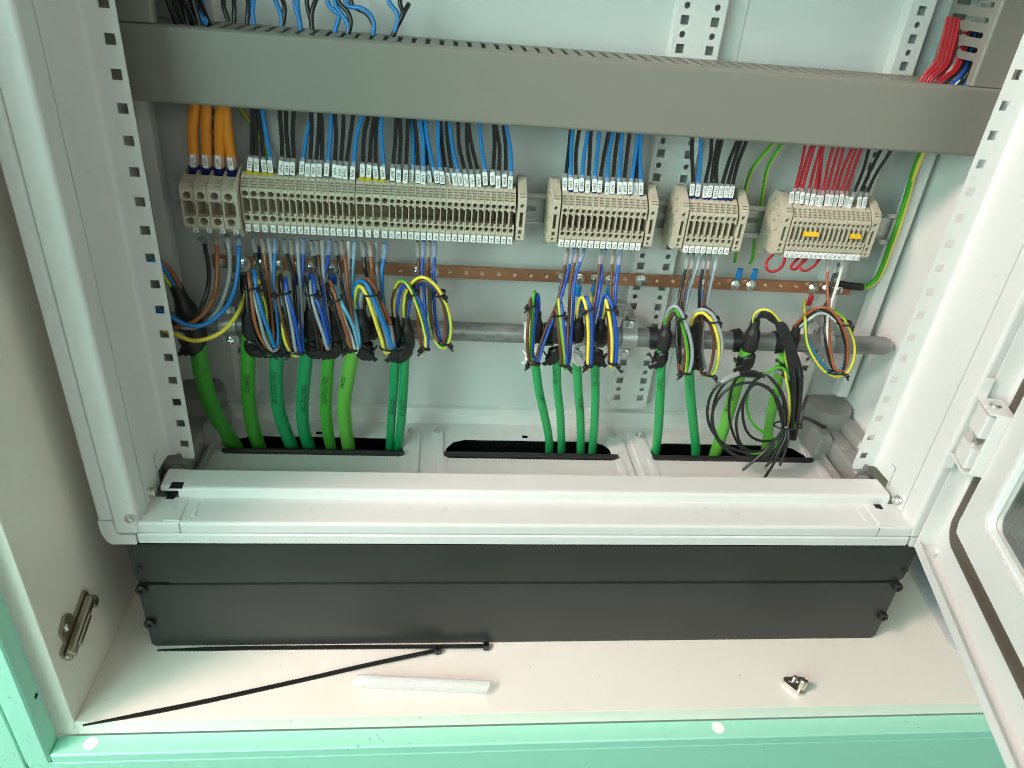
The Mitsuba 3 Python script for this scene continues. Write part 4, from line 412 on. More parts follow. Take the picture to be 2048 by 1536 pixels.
["up_d","bk",2.0,[[-296.1,95.0,406.7],[-295.9,90.0,393.7],[-296.8,88.0,383.6]]],
["up_e","bk",2.0,[[-284.1,95.0,407.6],[-284.5,90.0,393.6],[-286.1,88.0,382.9]]],
["up_f","bl",2.0,[[-278.4,95.0,408.1],[-280.8,90.0,393.8],[-279.8,88.0,383.4]]],
["up_g","bl",2.0,[[-263.9,95.0,409.2],[-260.3,91.7,401.0],[-256.4,89.3,392.8],[-256.8,88.0,384.1]]],
["up_h","bk",2.0,[[-257.6,95.0,409.6],[-253.4,90.0,398.8],[-255.7,88.0,385.2]]],
["up_i","bl",2.0,[[-245.5,95.0,410.5],[-244.7,91.7,399.3],[-241.7,89.3,391.0],[-241.0,88.0,382.3]]],
["up_j","bl",2.0,[[-242.9,95.0,410.7],[-242.7,91.7,397.5],[-241.3,89.3,390.0],[-240.7,88.0,381.8]]],
["up_k","bk",2.0,[[-235.5,95.0,411.3],[-234.2,91.7,399.1],[-231.7,89.3,390.7],[-231.4,88.0,383.0]]],
["up_l","bk",2.0,[[-223.9,95.0,412.2],[-228.0,91.7,404.4],[-230.8,89.3,395.7],[-230.9,88.0,383.0]]],
["up_m","bl",2.0,[[-217.0,95.0,412.7],[-216.6,93.0,403.2],[-212.3,91.0,399.8],[-207.5,89.6,396.4],[-209.3,88.8,389.5],[-211.6,88.0,382.4]]],
["up_n","bk",2.0,[[-210.1,95.0,413.2],[-206.9,92.5,405.0],[-200.5,90.0,399.8],[-197.4,89.0,392.3],[-199.8,88.0,382.3]]],
["up_o","bl",2.0,[[-212.2,95.0,413.1],[-210.2,92.5,402.8],[-204.8,90.0,396.5],[-200.2,89.0,390.1],[-200.3,88.0,382.2]]],
["up_p","bk",2.0,[[-198.4,95.0,414.1],[-195.8,93.0,403.8],[-186.6,91.0,400.7],[-180.2,89.6,395.5],[-177.5,88.8,388.8],[-179.2,88.0,381.8]]],
["up_q","bl",2.0,[[-204.8,95.0,413.6],[-199.6,93.0,403.5],[-189.8,91.0,403.4],[-181.2,89.6,399.3],[-177.5,88.8,391.8],[-178.7,88.0,382.3]]],
["up_r","bl",2.0,[[-166.3,95.0,416.5],[-164.1,92.5,408.2],[-157.5,90.0,402.0],[-157.4,89.0,393.2],[-160.1,88.0,386.1]]],
["up_s","bk",2.0,[[-155.6,95.0,417.4],[-154.9,92.5,407.9],[-152.6,90.0,402.4],[-157.4,89.0,391.2],[-161.2,88.0,383.1]]],
["up_t","bk",2.0,[[-147.5,95.0,409.3],[-150.0,92.5,405.3],[-153.1,90.0,399.4],[-158.5,89.0,389.2],[-162.3,88.0,383.0]]],
["fan0","rd",1.5,[[359.7,110.0,435.1],[353.7,95.0,408.0],[344.8,82.0,397.5],[335.6,80.0,384.0],[333.2,80.0,370.4]]],
["fan1","rd",1.5,[[363.7,110.0,434.9],[357.6,95.0,407.8],[348.9,82.0,396.7],[338.7,80.0,384.2],[336.4,80.0,370.6]]],
["fan2","rd",1.5,[[367.6,110.0,434.6],[361.6,95.0,407.5],[353.0,82.0,395.9],[342.6,80.0,383.9],[340.3,80.0,370.3]]],
["fan3","rd",1.5,[[371.6,110.0,434.4],[365.5,95.0,407.2],[355.9,82.0,395.0],[345.5,80.0,383.0],[343.3,80.0,369.4]]],
["fan4","dk",1.5,[[374.5,110.0,433.5],[368.5,95.0,406.3],[358.9,82.0,394.1],[349.5,80.0,382.7],[347.2,80.0,369.1]]],
["fan5","rd",1.5,[[380.4,110.0,431.8],[374.4,95.0,404.6],[364.7,82.0,392.3],[351.4,80.0,381.2],[349.2,80.0,367.5]]],
["fan6","rd",1.5,[[384.4,110.0,431.6],[378.4,95.0,404.3],[367.6,82.0,391.4],[355.0,80.0,380.3],[352.8,80.0,366.6]]],
["fan7","bk",1.5,[[388.4,110.0,431.3],[382.4,95.0,404.0],[370.6,82.0,390.5],[359.8,80.0,379.5],[357.6,80.0,365.8]]],
["fan8","bd",1.5,[[391.1,110.0,431.0],[385.1,95.0,403.7],[375.2,82.0,388.6],[365.7,80.0,377.7],[363.6,80.0,363.9]]],
["fan9","bk",1.5,[[393.8,110.0,430.6],[387.9,95.0,403.3],[377.7,82.0,388.8],[370.9,80.0,377.5],[368.9,80.0,363.7]]],
["fan10","wh",1.5,[[397.0,110.0,426.5],[391.0,95.0,399.1],[378.2,82.0,387.7],[369.0,80.0,377.3],[367.0,80.0,363.6]]],
["fan11","bk",1.5,[[398.1,110.0,429.8],[392.1,95.0,402.5],[381.5,82.0,389.1],[374.7,80.0,377.7],[372.7,80.0,363.9]]],
["fan12","bl",1.5,[[403.6,110.0,420.4],[397.6,95.0,392.8],[385.4,82.0,386.0],[378.7,80.0,377.4],[376.7,80.0,363.6]]],
["fan13","bk",1.5,[[402.9,110.0,424.8],[397.0,95.0,397.3],[387.4,82.0,387.2],[382.5,80.0,377.7],[380.5,80.0,363.9]]]]}'''
D = json.loads(DATA)

# ================================================================== the cupboard that the cabinet stands in
cb = thing('cupboard', 'cream wooden cupboard with mint green front frame around the electrical cabinet', 'cupboard')
Z0 = -198.0
part(cb, 'base_panel', cbox(-444, 640, -175, 420, Z0 - 18, Z0, 0.6), 'cream_panel')
part(cb, 'side_panel', cbox(-462, -444.2, -175, 420, Z0 - 18, 900, 0.6), 'cream_panel')
part(cb, 'side_panel', cbox(640.2, 658, -175, 420, Z0 - 18, 900, 0.6), 'cream_panel')
part(cb, 'back_panel', cbox(-462, 658, 420.2, 432, Z0 - 18, 900, 0.6), 'cream_panel')
part(cb, 'top_panel', cbox(-462, 658, -175, 420, 900.2, 918, 0.6), 'cream_panel')
part(cb, 'front_rail', cbox(-461.6, 680, -196, -175.4, Z0 - 30, Z0 - 18, 1.6), 'mint_panel', label='mint green ledge in front of the cupboard floor')
part(cb, 'front_post', cbox(-484, -462, -197.2, -175.4, Z0 - 30, 900, 1.8), 'mint_panel', label='mint green post at the left of the cupboard')
part(cb, 'drawer_front', cbox(-484, 680, -195.4, -177, -640, Z0 - 30.9, 1.0), 'mint_panel', label='mint green panel below the ledge')
part(cb, 'neighbour_front', cbox(-1100, -485, -196.6, -178, -640, 900, 1.0), 'mint_panel', label='mint green panel left of the post')
for x in (-428.8, 185.3): part(cb, 'cover_cap', cyl((x, -185, Z0 - 18), (x, -185, Z0 - 17.2), 6.6, 28, c=0.3), 'white_plastic', 30)
part(cb, 'peg_hole', cyl((-462.0, -183, -147.2), (-461.75, -183, -147.2), 2.6, 18), 'dark_void')
# hinge mounting plate on the left wall
hp = thing('hinge_plate', 'worn nickel hinge mounting plate screwed to the cream left wall', 'hinge plate')
ax = np.array([0, 0.955, 0.30]); wy = np.array([0, -0.30, 0.955]); R_ = np.stack([ax, wy, np.array([1.0, 0, 0])], 1); o_ = np.array([-444.2, -132, -113.5])
def HP(m): return xf(m, R_, o_)
base = unary_union([sbox(-31, -7, 31, 7), affinity.translate(Polygon([(-22, -6), (-18, 22), (-4, 26), (2, 20), (3, -6)]), 0, 0), Polygon([(-14, 6), (-12, -22), (2, -24), (8, -18), (8, 6)])]).buffer(-1.5).buffer(3).buffer(-1.5)
pl = extr(base, 3.2)
part(hp, 'plate', HP(pl), 'worn_nickel', 25)
part(hp, 'arm', HP(cat(cbox(-29, 27, -5.4, 5.4, 3.3, 10.5, 1.6), cbox(-20, 10, -3.4, 3.4, 10.6, 13, 1.0), cbox(-33, -27, -4, 4, 3, 9, 1.2))), 'worn_nickel', 25)
part(hp, 'screw', HP(dome((-10, 17, 3.2), (0, 0, 1), 4.2, 2.0)), 'bright_steel', 40)
part(hp, 'screw', HP(dome((0, -17, 3.2), (0, 0, 1), 4.2, 2.0)), 'bright_steel', 40)
part(hp, 'tab', HP(cat(cbox(24, 33, -18, -7, 2, 8, 0.8), tube(np.array([[26 + 3 * math.cos(t), -3 + 3 * math.sin(t), 9] for t in np.linspace(0, 5.2, 14)]), 0.8, 6))), 'worn_nickel', 25)

# ================================================================== plinth and cabinet shell
pt = thing('plinth', 'black powder coated steel plinth of two stacked sections under the white cabinet', 'plinth')
up_ = Polygon([(-404, -57.6), (404, -57.6), (404, -102), (400, -105.8), (-398, -105.8), (-402, -102)])
part(pt, 'upper_section', cat(prism(up_, 'y', -87, -82), cbox(-402, -398, -81.9, 140, -106, -64, 1), cbox(398, 402, -81.9, 140, -106, -64, 1)), 'black_steel')
lo_ = Polygon([(-402, -108.6), (402, -108.6), (402, -194), (398, -197.6), (-398, -197.6), (-402, -194)])
part(pt, 'lower_section', cat(prism(lo_, 'y', -88.4, -80), cbox(-401, -397, -79.9, 138, -197.8, -108.4, 1), cbox(397, 401, -79.9, 138, -197.8, -108.4, 1), cbox(-372, 372, -86.4, -82, -108.5, -106.4, 0.3)), 'black_steel')
for x, z in ((-396.9, -87.1), (400.2, -90)): part(pt, 'screw', cat(cyl((x, -88, z), (x, -88.9, z), 3.4, 20, c=0.3)), 'black_plastic', 30)
for x, z in ((-397.6, -112.5), (-397.6, -160.9), (398.4, -112.5), (398, -159.5)):
    head = cut(cyl((x, -88.2, z), (x, -93.4, z), 5.6, 24, c=0.8), cbox(x - 3, x + 3, -94, -91.4, z - .8, z + .8, .1), cbox(x - .8, x + .8, -94, -91.4, z - 3, z + 3, .1))
    part(pt, 'cap_screw', head, 'black_plastic', 30)

cab = thing('electrical_cabinet', 'open white steel electrical cabinet full of wiring', 'electrical cabinet')
TOP = 640
def mirror(poly, s): return poly if s < 0 else affinity.scale(poly, -1, 1, origin=(0, 0))
fl_l = sbox(-377.6, -8.8, -359.4, TOP)
fl_l = Polygon([(-378, -12), (-372, -12), (-371, -18), (-361, -18.5), (-359.2, -16), (-359.2, TOP), (-378, TOP)])
for j in range(0, 25): fl_l = fl_l.difference(affinity.translate(sbox(-4.1, -4.1, 4.1, 4.1), -367.2 + 2.2 * 0, 25 * j))
for s in (-1, 1):
    post = cat(prism(mirror(sheet([(-410, -62), (-410, -84.2), (-389.4, -84.2), (-388.4, -63.0)], 1.6, [2, 3.2]), s), 'z', -43, TOP),
               prism(mirror(sheet([(-388.3, -62.0), (-386.2, -0.2), (-377.2, 0.0)], 1.6, [6.5], n=9), s), 'z', -14, TOP),
               prism(mirror(sheet([(-388.3, -62.0), (-387.2, -28)], 1.6), s), 'z', -29, -14.1))
    part(cab, 'corner_post', post, 'white_steel', 30)
    part(cab, 'hole_flange', prism(mirror(fl_l, s), 'y', -0.8, 0.8), 'white_steel')
    sp = cat(prism(mirror(sheet([(-418.6, 148), (-418.6, -60), (-423.2, -66), (-423.2, -85), (-411.6, -85), (-411.6, -66)], 1.4, [1, 2, 3.0, 1.5]), s), 'z', -27, TOP))
    part(cab, 'side_panel', sp, 'white_steel', 30)
    cp = Polygon([(-424, -28.2), (-423.4, -44), (-420, -54), (-416, -57), (-393.5, -57), (-393.5, -45.6), (-407, -45), (-410.6, -41), (-411.4, -28.2)]).buffer(-.6).buffer(.6)
    part(cab, 'corner_cap', prism(mirror(cp, s), 'y', -86, -70), 'white_steel')
    # knock-out outline (a perforated slot) in the post face
    xs_ = s * 386.4
    ko = [cbox(min(xs_, xs_ + s * -.25) , max(xs_, xs_ + s * -.25), y - .35, y + .35, z0, z1, .05) for y in (-31, -22) for z0, z1 in ((-18, -11), (-9.4, -2.5), (-1, 6))]
    ko.append(cbox(min(xs_, xs_ - s * .25), max(xs_, xs_ - s * .25), -31, -22, 5.6, 6.3, .05))
    part(cab, 'knockout_slot', cat(ko), 'grey_print')
    # rear corner posts
    rp = cat(prism(mirror(sheet([(-390.0, 128), (-391.5, 118), (-402.5, 116.8), (-413, 130), (-413, 146)], 1.6, [1.2, 2, 2]), s), 'z', 6, TOP))
    part(cab, 'rear_post', rp, 'white_steel', 30)
part(cab, 'roof', cbox(-424, 424, -85, 148, TOP + .3, TOP + 2, .3), 'white_steel')
part(cab, 'base_rail', cat(prism(sheet([(-66, -43.2), (-84.2, -43.2), (-84.2, -31.6), (-48.8, -30.2)], 1.6, [1.5, 2.8]), 'x', -389, 389)), 'white_steel', 30)
part(cab, 'base_panel_edge', cbox(-392.6, 391, -85.4, -60, -57, -44.6, 1.4), 'white_steel')
for s in (-1, 1): part(cab, 'base_joint', cbox(s * 352 - .35, s * 352 + .35, -85.3, -84.5, -43.4, -31.8, .05), 'grey_print')
cr_end = 379
part(cab, 'cross_rail', cat(prism(sheet([(-48.4, -30.0), (-48.4, -18.8), (-19.2, -18.8), (-19.2, -46)], 1.8, [3.2, 1.6]), 'x', -362, cr_end), prism(sheet([(-45, -24), (-45, -18.8), (-19.2, -18.8)], 1.8, [1.6]), 'x', -cr_end, -362.1)), 'white_steel', 30)
part(cab, 'rail_slot', cat(cbox(-370, -358, -49.5, -40, -18.6, -17.65, .2), cbox(-374, -366, -52, -46, -30, -28.9, .2), cbox(362, 370, -57, -50, -30.4, -28.6, .2)), 'dark_void')
for s in (-1, 1):
    part(cab, 'rail_end_plate', cat(cbox(min(s * 352, s * 366), max(s * 352, s * 366), -83, -50, -30.9, -28.9, .5), cbox(min(s * 340, s * 343.5), max(s * 340, s * 343.5), -76, -50, -30.9, -29.4, .4)), 'white_steel')
    sc = cat(cyl((s * 387.2, -54, -20), (s * 384.6, -54, -20), 5.6, 24, c=.3), cut(cyl((s * 384.7, -54, -20), (s * 380.6, -54, -20), 4.4, 22, c=.8), cbox(min(s * 380, s * 382.2), max(s * 380, s * 382.2), -57.2, -50.8, -20.5, -19.5, .1), cbox(min(s * 380, s * 382.2), max(s * 380, s * 382.2), -54.5, -53.5, -23.2, -16.8, .1)))
    part(cab, 'screw', sc, 'bright_steel', 30)
part(cab, 'front_screw', cut(dome((-394.6, -84.9, -25), (0, -1, 0), 5.4, 2.8, 22), cbox(-397.6, -391.6, -90, -86.4, -25.5, -24.5, .1), cbox(-395.1, -394.1, -90, -86.4, -28, -22, .1)), 'bright_steel', 30)
# rear wall, floor, gland plates
for a, b in ((-414, 176.7), (177.3, 414)): part(cab, 'rear_panel', cbox(a, b, 146, 148, -66, TOP, .3), 'rear_steel')
part(cab, 'rear_rail', cat(prism(sheet([(146, -40), (138.5, -40.6), (138, -46.6), (136.8, -48), (136.8, -61)], 1.4, [1.5, 1, 1]), 'x', -389, 389)), 'white_steel', 30)
fl = sbox(-416, -46, 416, 138)
opens = [(-352, -150), (-101, 105), (150, 352)]
def opening(a, b): return Polygon([(a, 64), (a + 1, 82), (a + 10, 96), (a + 24, 102), (b - 24, 102), (b - 10, 96), (b - 1, 82), (b, 64)])
for a, b in opens: fl = fl.difference(opening(a, b))
for x in (-252.5, -2, 245): fl = fl.difference(sbox(x - 3.6, 107, x + 3.6, 113.5))
part(cab, 'floor_sheet', prism(fl, 'z', -61.2, -60.2), 'white_steel')
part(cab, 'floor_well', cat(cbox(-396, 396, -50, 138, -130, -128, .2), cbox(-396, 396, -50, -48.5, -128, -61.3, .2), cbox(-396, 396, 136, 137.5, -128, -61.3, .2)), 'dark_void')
plates = [(-386, -131.6, -386, -148), (-119.5, 121, -103.5, 100.5), (131, 386, 150, 368)]
for (a, b, ia, ib), (oa, ob) in zip(plates, opens):
    q = sbox(a, -20, b, 100).difference(opening(oa - .2, ob + .2)).difference(sbox(oa, 90, ob, 140))
    pn = Polygon([(a, -20), (b, -20), (b, 120), (b - 6, 127), (ib, 127), (ib, 95), (ib, 60), (ia, 60), (ia, 127), (a + 6, 127), (a, 120)]).buffer(0)
    if a < -300: pn = Polygon([(a, -20), (b, -20), (b, 121), (b - 6, 127), (b - 17, 127), (ib - 1, 100), (ib, 64), (oa - 2, 64), (oa - 4, 127), (a, 127)]).buffer(0)
    if b > 300: pn = Polygon([(a, -20), (b, -20), (b, 127), (b - 3, 127), (ob + 4, 120), (ob + 1, 100), (ob, 64), (oa + .5, 64), (a + 19, 98), (a + 17, 119), (a + 6, 122), (a, 117)]).buffer(0)
    gp = part(cab, 'gland_plate', prism(pn, 'z', -60.1, -57.6), 'white_steel')
    for x in (max(oa - 3, -372), min(ob + 3, 372)):
        part(gp, 'rib', prism(Polygon([(x - 6, -57.7), (x - 3.2, -56.4), (x + 3.2, -56.4), (x + 6, -57.7)]), 'y', -18, 66), 'white_steel', 50)
    part(gp, 'rubber_edge', cbox(oa - 1.5, ob + 1.5, 61.5, 67, -60.4, -52.4, 1.2), 'black_plastic')
for x, y in ((-146.2 + 4, 113.2), (-107.3 - 3, 113.6), (108.5, 110.5), (143.5, 111.4), (369, 108.9), (-368, 109)):
    part(cab, 'plate_bolt', cat(cyl((x, y, -57.6), (x, y, -54.6), 4.3, 20, c=.5), cut(cyl((x, y, -54.6), (x, y, -52.2), 3.0, 18, c=.4), cyl((x, y, -53.6), (x, y, -51), 1.6, 6))), 'bright_steel', 30)
for a, b in ((389, 415), (-415, -389)): part(cab, 'side_ledge', cbox(a, b, -40, 130, -60, -56.4, .6), 'white_steel')
# die-cast corner brackets
for s in (-1, 1):
    br = []
    def hull(*bs): return trimesh.convex.convex_hull(np.vstack([b.vertices for b in bs]))
    br.append(cyl((388, 122, -58), (388, 122, -9), 30, 36, r2=27))
    br.append(hull(cbox(354, 374, 66, 118, -57, -26, 3), cbox(357, 371, 72, 112, -25, -23, .8)))
    br.append(hull(cbox(396, 416, 50, 118, -57, -24, 3), cbox(399, 413, 56, 112, -23, -19, .8)))
    br.append(cbox(372, 396, 8, 120, -57, -30, 2.4))
    br.append(hull(cbox(374.5, 393, -12, 60, -57, -44, 3), cyl((384, -10, -42), (384, 60, -42), 9)))
    br.append(cbox(362, 367, -14, 70, -58, -46, 1.5)); br.append(cbox(400, 405, -14, 60, -58, -44, 1.5))
    m_ = cat(br)
    if s < 0: m_.vertices[:, 0] *= -1; m_.invert()
    cbk = part(cab, 'corner_bracket', m_, 'cast_grey', 32)
    part(cbk, 'pad', cat(cyl((s * 384, 58, -30.2), (s * 384, 58, -28.2), 7.5, 24, c=.6), cbox(min(s * 378, s * 390), max(s * 378, s * 390), 70, 88, -30.1, -28.9, .4)), 'cast_grey', 30)
    part(cbk, 'screw', dome((s * 384, 103, -30), (0, 0, 1), 6.2, 3.6), 'bright_steel', 40)
    part(cbk, 'bolt', cat(cyl((s * 384, -12, -44), (s * 384, -16, -44), 7.4, 22, c=.6), cyl((s * 384, -16, -44), (s * 384, -19, -44), 4.4, 6, c=.4)), 'bright_steel', 30)
# perforated strips
def perf(x0, x1, z0, z1, cols, skip_round=False):
    p = Polygon([(x0 + 5, z0), (x1 - 5, z0), (x1, z0 + 5), (x1, z1), (x0, z1), (x0, z0 + 5)])
    for xc in cols:
        j = 0
        while True:
            z = -12.3 + 25 * j
            if z > z1: break
            if z > z0 + 6: p = p.difference(sbox(xc - 4.1, z - 4.1, xc + 4.1, z + 4.1))
            if z - 12.5 > z0 + 4: p = p.difference(Point(xc, z - 12.5).buffer(3.0, quad_segs=5))
            j += 1
    return p
for x0, x1, cols in ((103.2, 150.8, (111.8, 141.6)), (332.5, 356.5, (344.6,)), (-349, -325, (-337.0,))):
    part(cab, 'perforated_strip', cat(prism(perf(x0, x1, -27.5, TOP, cols), 'y', 130.6, 132.2), cbox(x0, x0 + 1.5, 132.3, 146, -24, TOP, .2), cbox(x1 - 1.5, x1, 132.3, 146, -24, TOP, .2)), 'white_steel')

# ================================================================== cabinet door (hinged right, open towards the camera)
H = np.array([398., -85., -57.]); dd = np.array([-.265, -.964, 0]); dd /= np.linalg.norm(dd); nn = np.array([-.964, .265, 0]); nn /= np.linalg.norm(nn)
RD = np.stack([dd, np.array([0, 0, 1.]), nn], 1)            # local (u along the door, w up, k towards the inside)
def DR(m):
    return xf(m, RD, H)
UW, WH = 640, 700
def rr(u0, w0, u1, w1, r): return sbox(u0 + r, w0 + r, u1 - r, w1 - r).buffer(r, quad_segs=6)
win = rr(79, 101, UW - 70, WH - 70, 13)
skin = sbox(2, 2.4, UW, WH).difference(win)
def lv(poly, k0, k1):
    m = extr(poly, k1 - k0); m.apply_translation([0, 0, k0]); return m
lip_b = prism(sheet([(-18, 3.2), (0, 3.2), (0, 14.2)], 1.5, [1.2]), 'x', 4, UW)     # polygon (y=k, z=w) swept along u
def kwu(m):
    Q = np.array([[1, 0, 0], [0, 0, 1], [0, 1, 0.]]); return xf(m, Q)
door = [lv(skin, -19, -17.6), kwu(lip_b), lv(sbox(3.2, 2.4, 4.8, WH), -18, 0.4)]
tubef = rr(46, 63, UW - 44, WH - 40, 4).difference(win)
door += [lv(tubef, -17.5, -6.2), lv(rr(46.6, 71, UW - 44.6, WH - 40, 3).difference(win.buffer(1.2)), -6.1, -4.6)]
door += [lv(rr(10, 8, 20, 16, 3), -17.5, -12)]
dk = part(cab, 'door', DR(cat(door)), 'white_steel', label='white glazed cabinet door standing open at the right')
gp_ = fillet([(30.5, 660), (30.5, 48), (620, 48)], [14], n=12)
C_ = np.array([[p[0], p[1], -13.5] for p in spline(np.array([[q[0], q[1], 0] for q in gp_]), 6)])
t_, n_, b_ = frames(C_, (0, 0, 1)); prof = np.array([(-10.2, -4), (-10.2, -.5), (-8.6, 1.6), (-3, 2.6), (0, 2.2), (3, 2.6), (8.6, 1.6), (10.2, -.5), (10.2, -4)])
V_ = (C_[:, None] + prof[None, :, :1] * b_[:, None] + prof[None, :, 1:] * np.array([0, 0, 1.])).reshape(-1, 3); k_ = len(prof); F_ = []
for i in range(len(C_) - 1):
    for j in range(k_ - 1): F_ += [[i * k_ + j, i * k_ + j + 1, (i + 1) * k_ + j + 1], [i * k_ + j, (i + 1) * k_ + j + 1, (i + 1) * k_ + j]]
part(dk, 'gasket', DR(M(V_, F_)), 'gasket_brown', 50)
part(dk, 'glass', DR(M([[76, 98, -13], [UW - 66, 98, -13], [UW - 66, WH - 66, -13], [76, WH - 66, -13]], [[0, 1, 2], [0, 2, 3]])), 'pane_glass')
ring = win.buffer(-.2).difference(win.buffer(-2.4)); part(dk, 'glass_bead', DR(lv(ring, -12.6, -7.5)), 'white_plastic')
kn = []
for w0, w1 in ((166, 190), (132, 154)):
    kn.append(lv(unary_union([Point(20, 0).buffer(11, quad_segs=8), sbox(20, -11, 40, 11)]).buffer(-2).buffer(2), 0, w1 - w0))
    Q = np.array([[1, 0, 0], [0, 0, 1], [0, 1, 0.]]); kn[-1] = xf(kn[-1], Q, (0, w0, 0))
part(dk, 'hinge', DR(cat(kn)), 'white_steel', 30)
part(dk, 'hinge_bracket', DR(cat(cbox(12, 44, 192.5, 194.5, -10, 12, .5), cbox(12, 44, 128, 130, -10, 12, .5), cbox(43, 45.5, 128, 194.5, -14, 6, .6), cbox(10, 12.4, 194, 214, 4, 14, .5), cbox(10, 12.4, 112, 129, 4, 14, .5))), 'white_steel')
part(dk, 'hinge_pin', DR(cat(cyl((30, 154, 6), (30, 167, 6), 2.6, 16), cyl((30, 163, 6), (30, 165.5, 6), 4.4, 16, c=.5))), 'bright_steel', 40)
part(dk, 'hinge_screw', DR(dome((26, 194.6, 2), (0, 1, 0), 5, 2.5)), 'bright_steel', 40)
# ================================================================== ducts
px_ = 12.55
def slot(xc, y0, y1, w=2.4):
    ym = (y0 + y1) / 2
    return Polygon([(xc - w, y0 + 2), (xc - w + 1.4, y0), (xc + w - 1.4, y0), (xc + w, y0 + 2), (xc + w, ym - 4), (xc + w - 1.1, ym - 2.5), (xc + w - 1.1, ym + 2.5), (xc + w, ym + 4), (xc + w, y1 - 2), (xc + w - 1.4, y1), (xc - w + 1.4, y1), (xc - w, y1 - 2), (xc - w, ym + 4), (xc - w + 1.1, ym + 2.5), (xc - w + 1.1, ym - 2.5), (xc - w, ym - 4)])
du = thing('cable_duct', 'long grey slotted cable duct running across above the terminal rows', 'cable duct')
ZT, ZB, YF = 380.0, 322.0, 54.0
wall = sbox(-398, YF + 2, 398, 129)
sl_ = [slot(-394 + i * px_, YF + 11, 124) for i in range(64)]
wall = wall.difference(unary_union(sl_))
part(du, 'top_wall', prism(wall, 'z', ZT - 1.6, ZT), 'duct_grey')
part(du, 'bottom_wall', prism(wall, 'z', ZB, ZB + 1.6), 'duct_grey')
part(du, 'back_wall', cbox(-398, 398, 128.2, 130, ZB, ZT, .3), 'duct_grey')
part(du, 'cover', prism(sheet([(YF + 9, ZT + .9), (YF, ZT + .9), (YF, ZB - .9), (YF + 9, ZB - .9)], 1.6, [2.4, 2.4]), 'x', -399, 399), 'duct_grey', 30)
for s, nm, xw, xi in ((1, 'short grey slotted vertical duct end at the top right with red wires behind its slots', 372, 0), (-1, 'grey end of a vertical cable duct at the top left corner', -351, 0)):
    dv = thing('vertical_duct', nm, 'cable duct')
    if s > 0:
        side = sbox(58, ZT + 2.5, 129, TOP)
        for i in range(20): side = side.difference(affinity.affine_transform(slot(0, 68, 124), [0, 1, 1, 0, 0, ZT + 31 + i * px_]))
        side = side.difference(sbox(68, ZT, 129, ZT + 22))
        part(dv, 'side_wall', prism(side, 'x', 372, 373.6), 'duct_grey')
        part(dv, 'cover', prism(sheet([(371, 64), (371, 57), (411, 57), (411, 64)], 1.6, [2.0, 2.0]), 'z', ZT + 2.5, TOP), 'duct_grey', 30)
        part(dv, 'back_wall', cbox(372, 411, 128.6, 130, ZT + 2, TOP, .3), 'duct_grey')
    else:
        part(dv, 'cover', prism(sheet([(-353, 64), (-353, 55), (-411, 55), (-411, 64)], 1.6, [2.0, 2.0]), 'z', ZT + 2.5, TOP), 'duct_grey', 30)
        part(dv, 'side_wall', cbox(-354.4, -353, 66, 129, ZT + 26, TOP, .3), 'duct_grey')
bun = thing('wire_bundle', 'dark bundle of black wires entering the duct at the top left', 'wire bundle')
for i in range(9):
    x = -352 + i * 3.2; part(bun, 'wire', tube(spline([(x, 80 + (i % 3) * 6, TOP), (x + 2, 78 + (i % 4) * 5, 420), (x + 9, 84 + (i % 3) * 6, 374)], 8), 1.9), 'w_bk', 40)

# ================================================================== mounting rail, earth bar, pipe
dn = thing('mounting_rail', 'slotted zinc plated steel rail that carries all the terminal rows', 'rail')
ZD = 222.3
web = sbox(-381, ZD - 13.4, 389, ZD + 13.4)
for i in range(30):
    x = -372 + i * 25; web = web.difference(LineString([(x - 6, ZD), (x + 6, ZD)]).buffer(2.7, quad_segs=5))
part(dn, 'web', prism(web, 'y', 130.2 - .9, 130.2), 'zinc')
part(dn, 'flange', prism(sheet([(130.0, ZD + 12.6), (123.6, ZD + 12.8), (123.6, ZD + 17.8)], 1.1, [.8]), 'x', -381, 403), 'zinc', 30)
part(dn, 'flange', prism(sheet([(130.0, ZD - 12.6), (123.6, ZD - 12.8), (123.6, ZD - 17.8)], 1.1, [.8]), 'x', -381, 403), 'zinc', 30)
eb = thing('earth_bar', 'long flat copper earth bar with a row of bolts and holes', 'earth bar')
zb = lambda x: 150.4 + (x + 343) * 0.0016
bolts = [-343.1, -320.5, -303.9, -284.1, -267.4, -250.1, -227.9, -137.8, -119.8, 22.0, 40.7, 58.4, 75.6, 111.4, 166.4, 184.1, 220.9, 238.8, 313.6, 329.9, 343.4]
holes = [-210.4, -192.8, -175.6, -156.7, -102.3, -84.7, -67.6, -49.3, -32.0, -14.1, 3.3, 93.5, 128.9, 147.6, 202.4, 256.9, 275.6, 293.8]
bp = sbox(-352, 144, 361, 157.2)
for x in holes: bp = bp.difference(Point(x, zb(x)).buffer(2.5, quad_segs=5))
part(eb, 'bar', prism(bp, 'y', 117.5, 121.5), 'copper')
for x in holes: part(eb, 'hole_thread', cyl((x, 121.2, zb(x)), (x, 120.4, zb(x)), 2.45, 14), 'bright_steel')
for x in bolts:
    big = abs(x - 111.4) < 1; y0 = 117.4 - (1.2 if not big else 0)
    r = 5.0 if not big else 6.0
    hexh = cyl((x, y0 - 1.4, zb(x)), (x, y0 - 5.0, zb(x)), r - .4, 6, c=.7)
    part(eb, 'bolt', cat(cyl((x, y0, zb(x)), (x, y0 - 1.4, zb(x)), r + .9, 24, c=.3), hexh, dome((x, y0 - 5, zb(x)), (0, -1, 0), r - 1.6, .9)), 'bright_steel', 35)
for x in (-352, 111.4): part(eb, 'standoff', cyl((x + 6 if x < 0 else x, 121.6, zb(x)), (x + 6 if x < 0 else x, 130.4, zb(x)), 5, 16), 'zinc', 40)
pp = thing('support_pipe', 'grey galvanised steel pipe across the cabinet that the green cables are tied to', 'pipe')
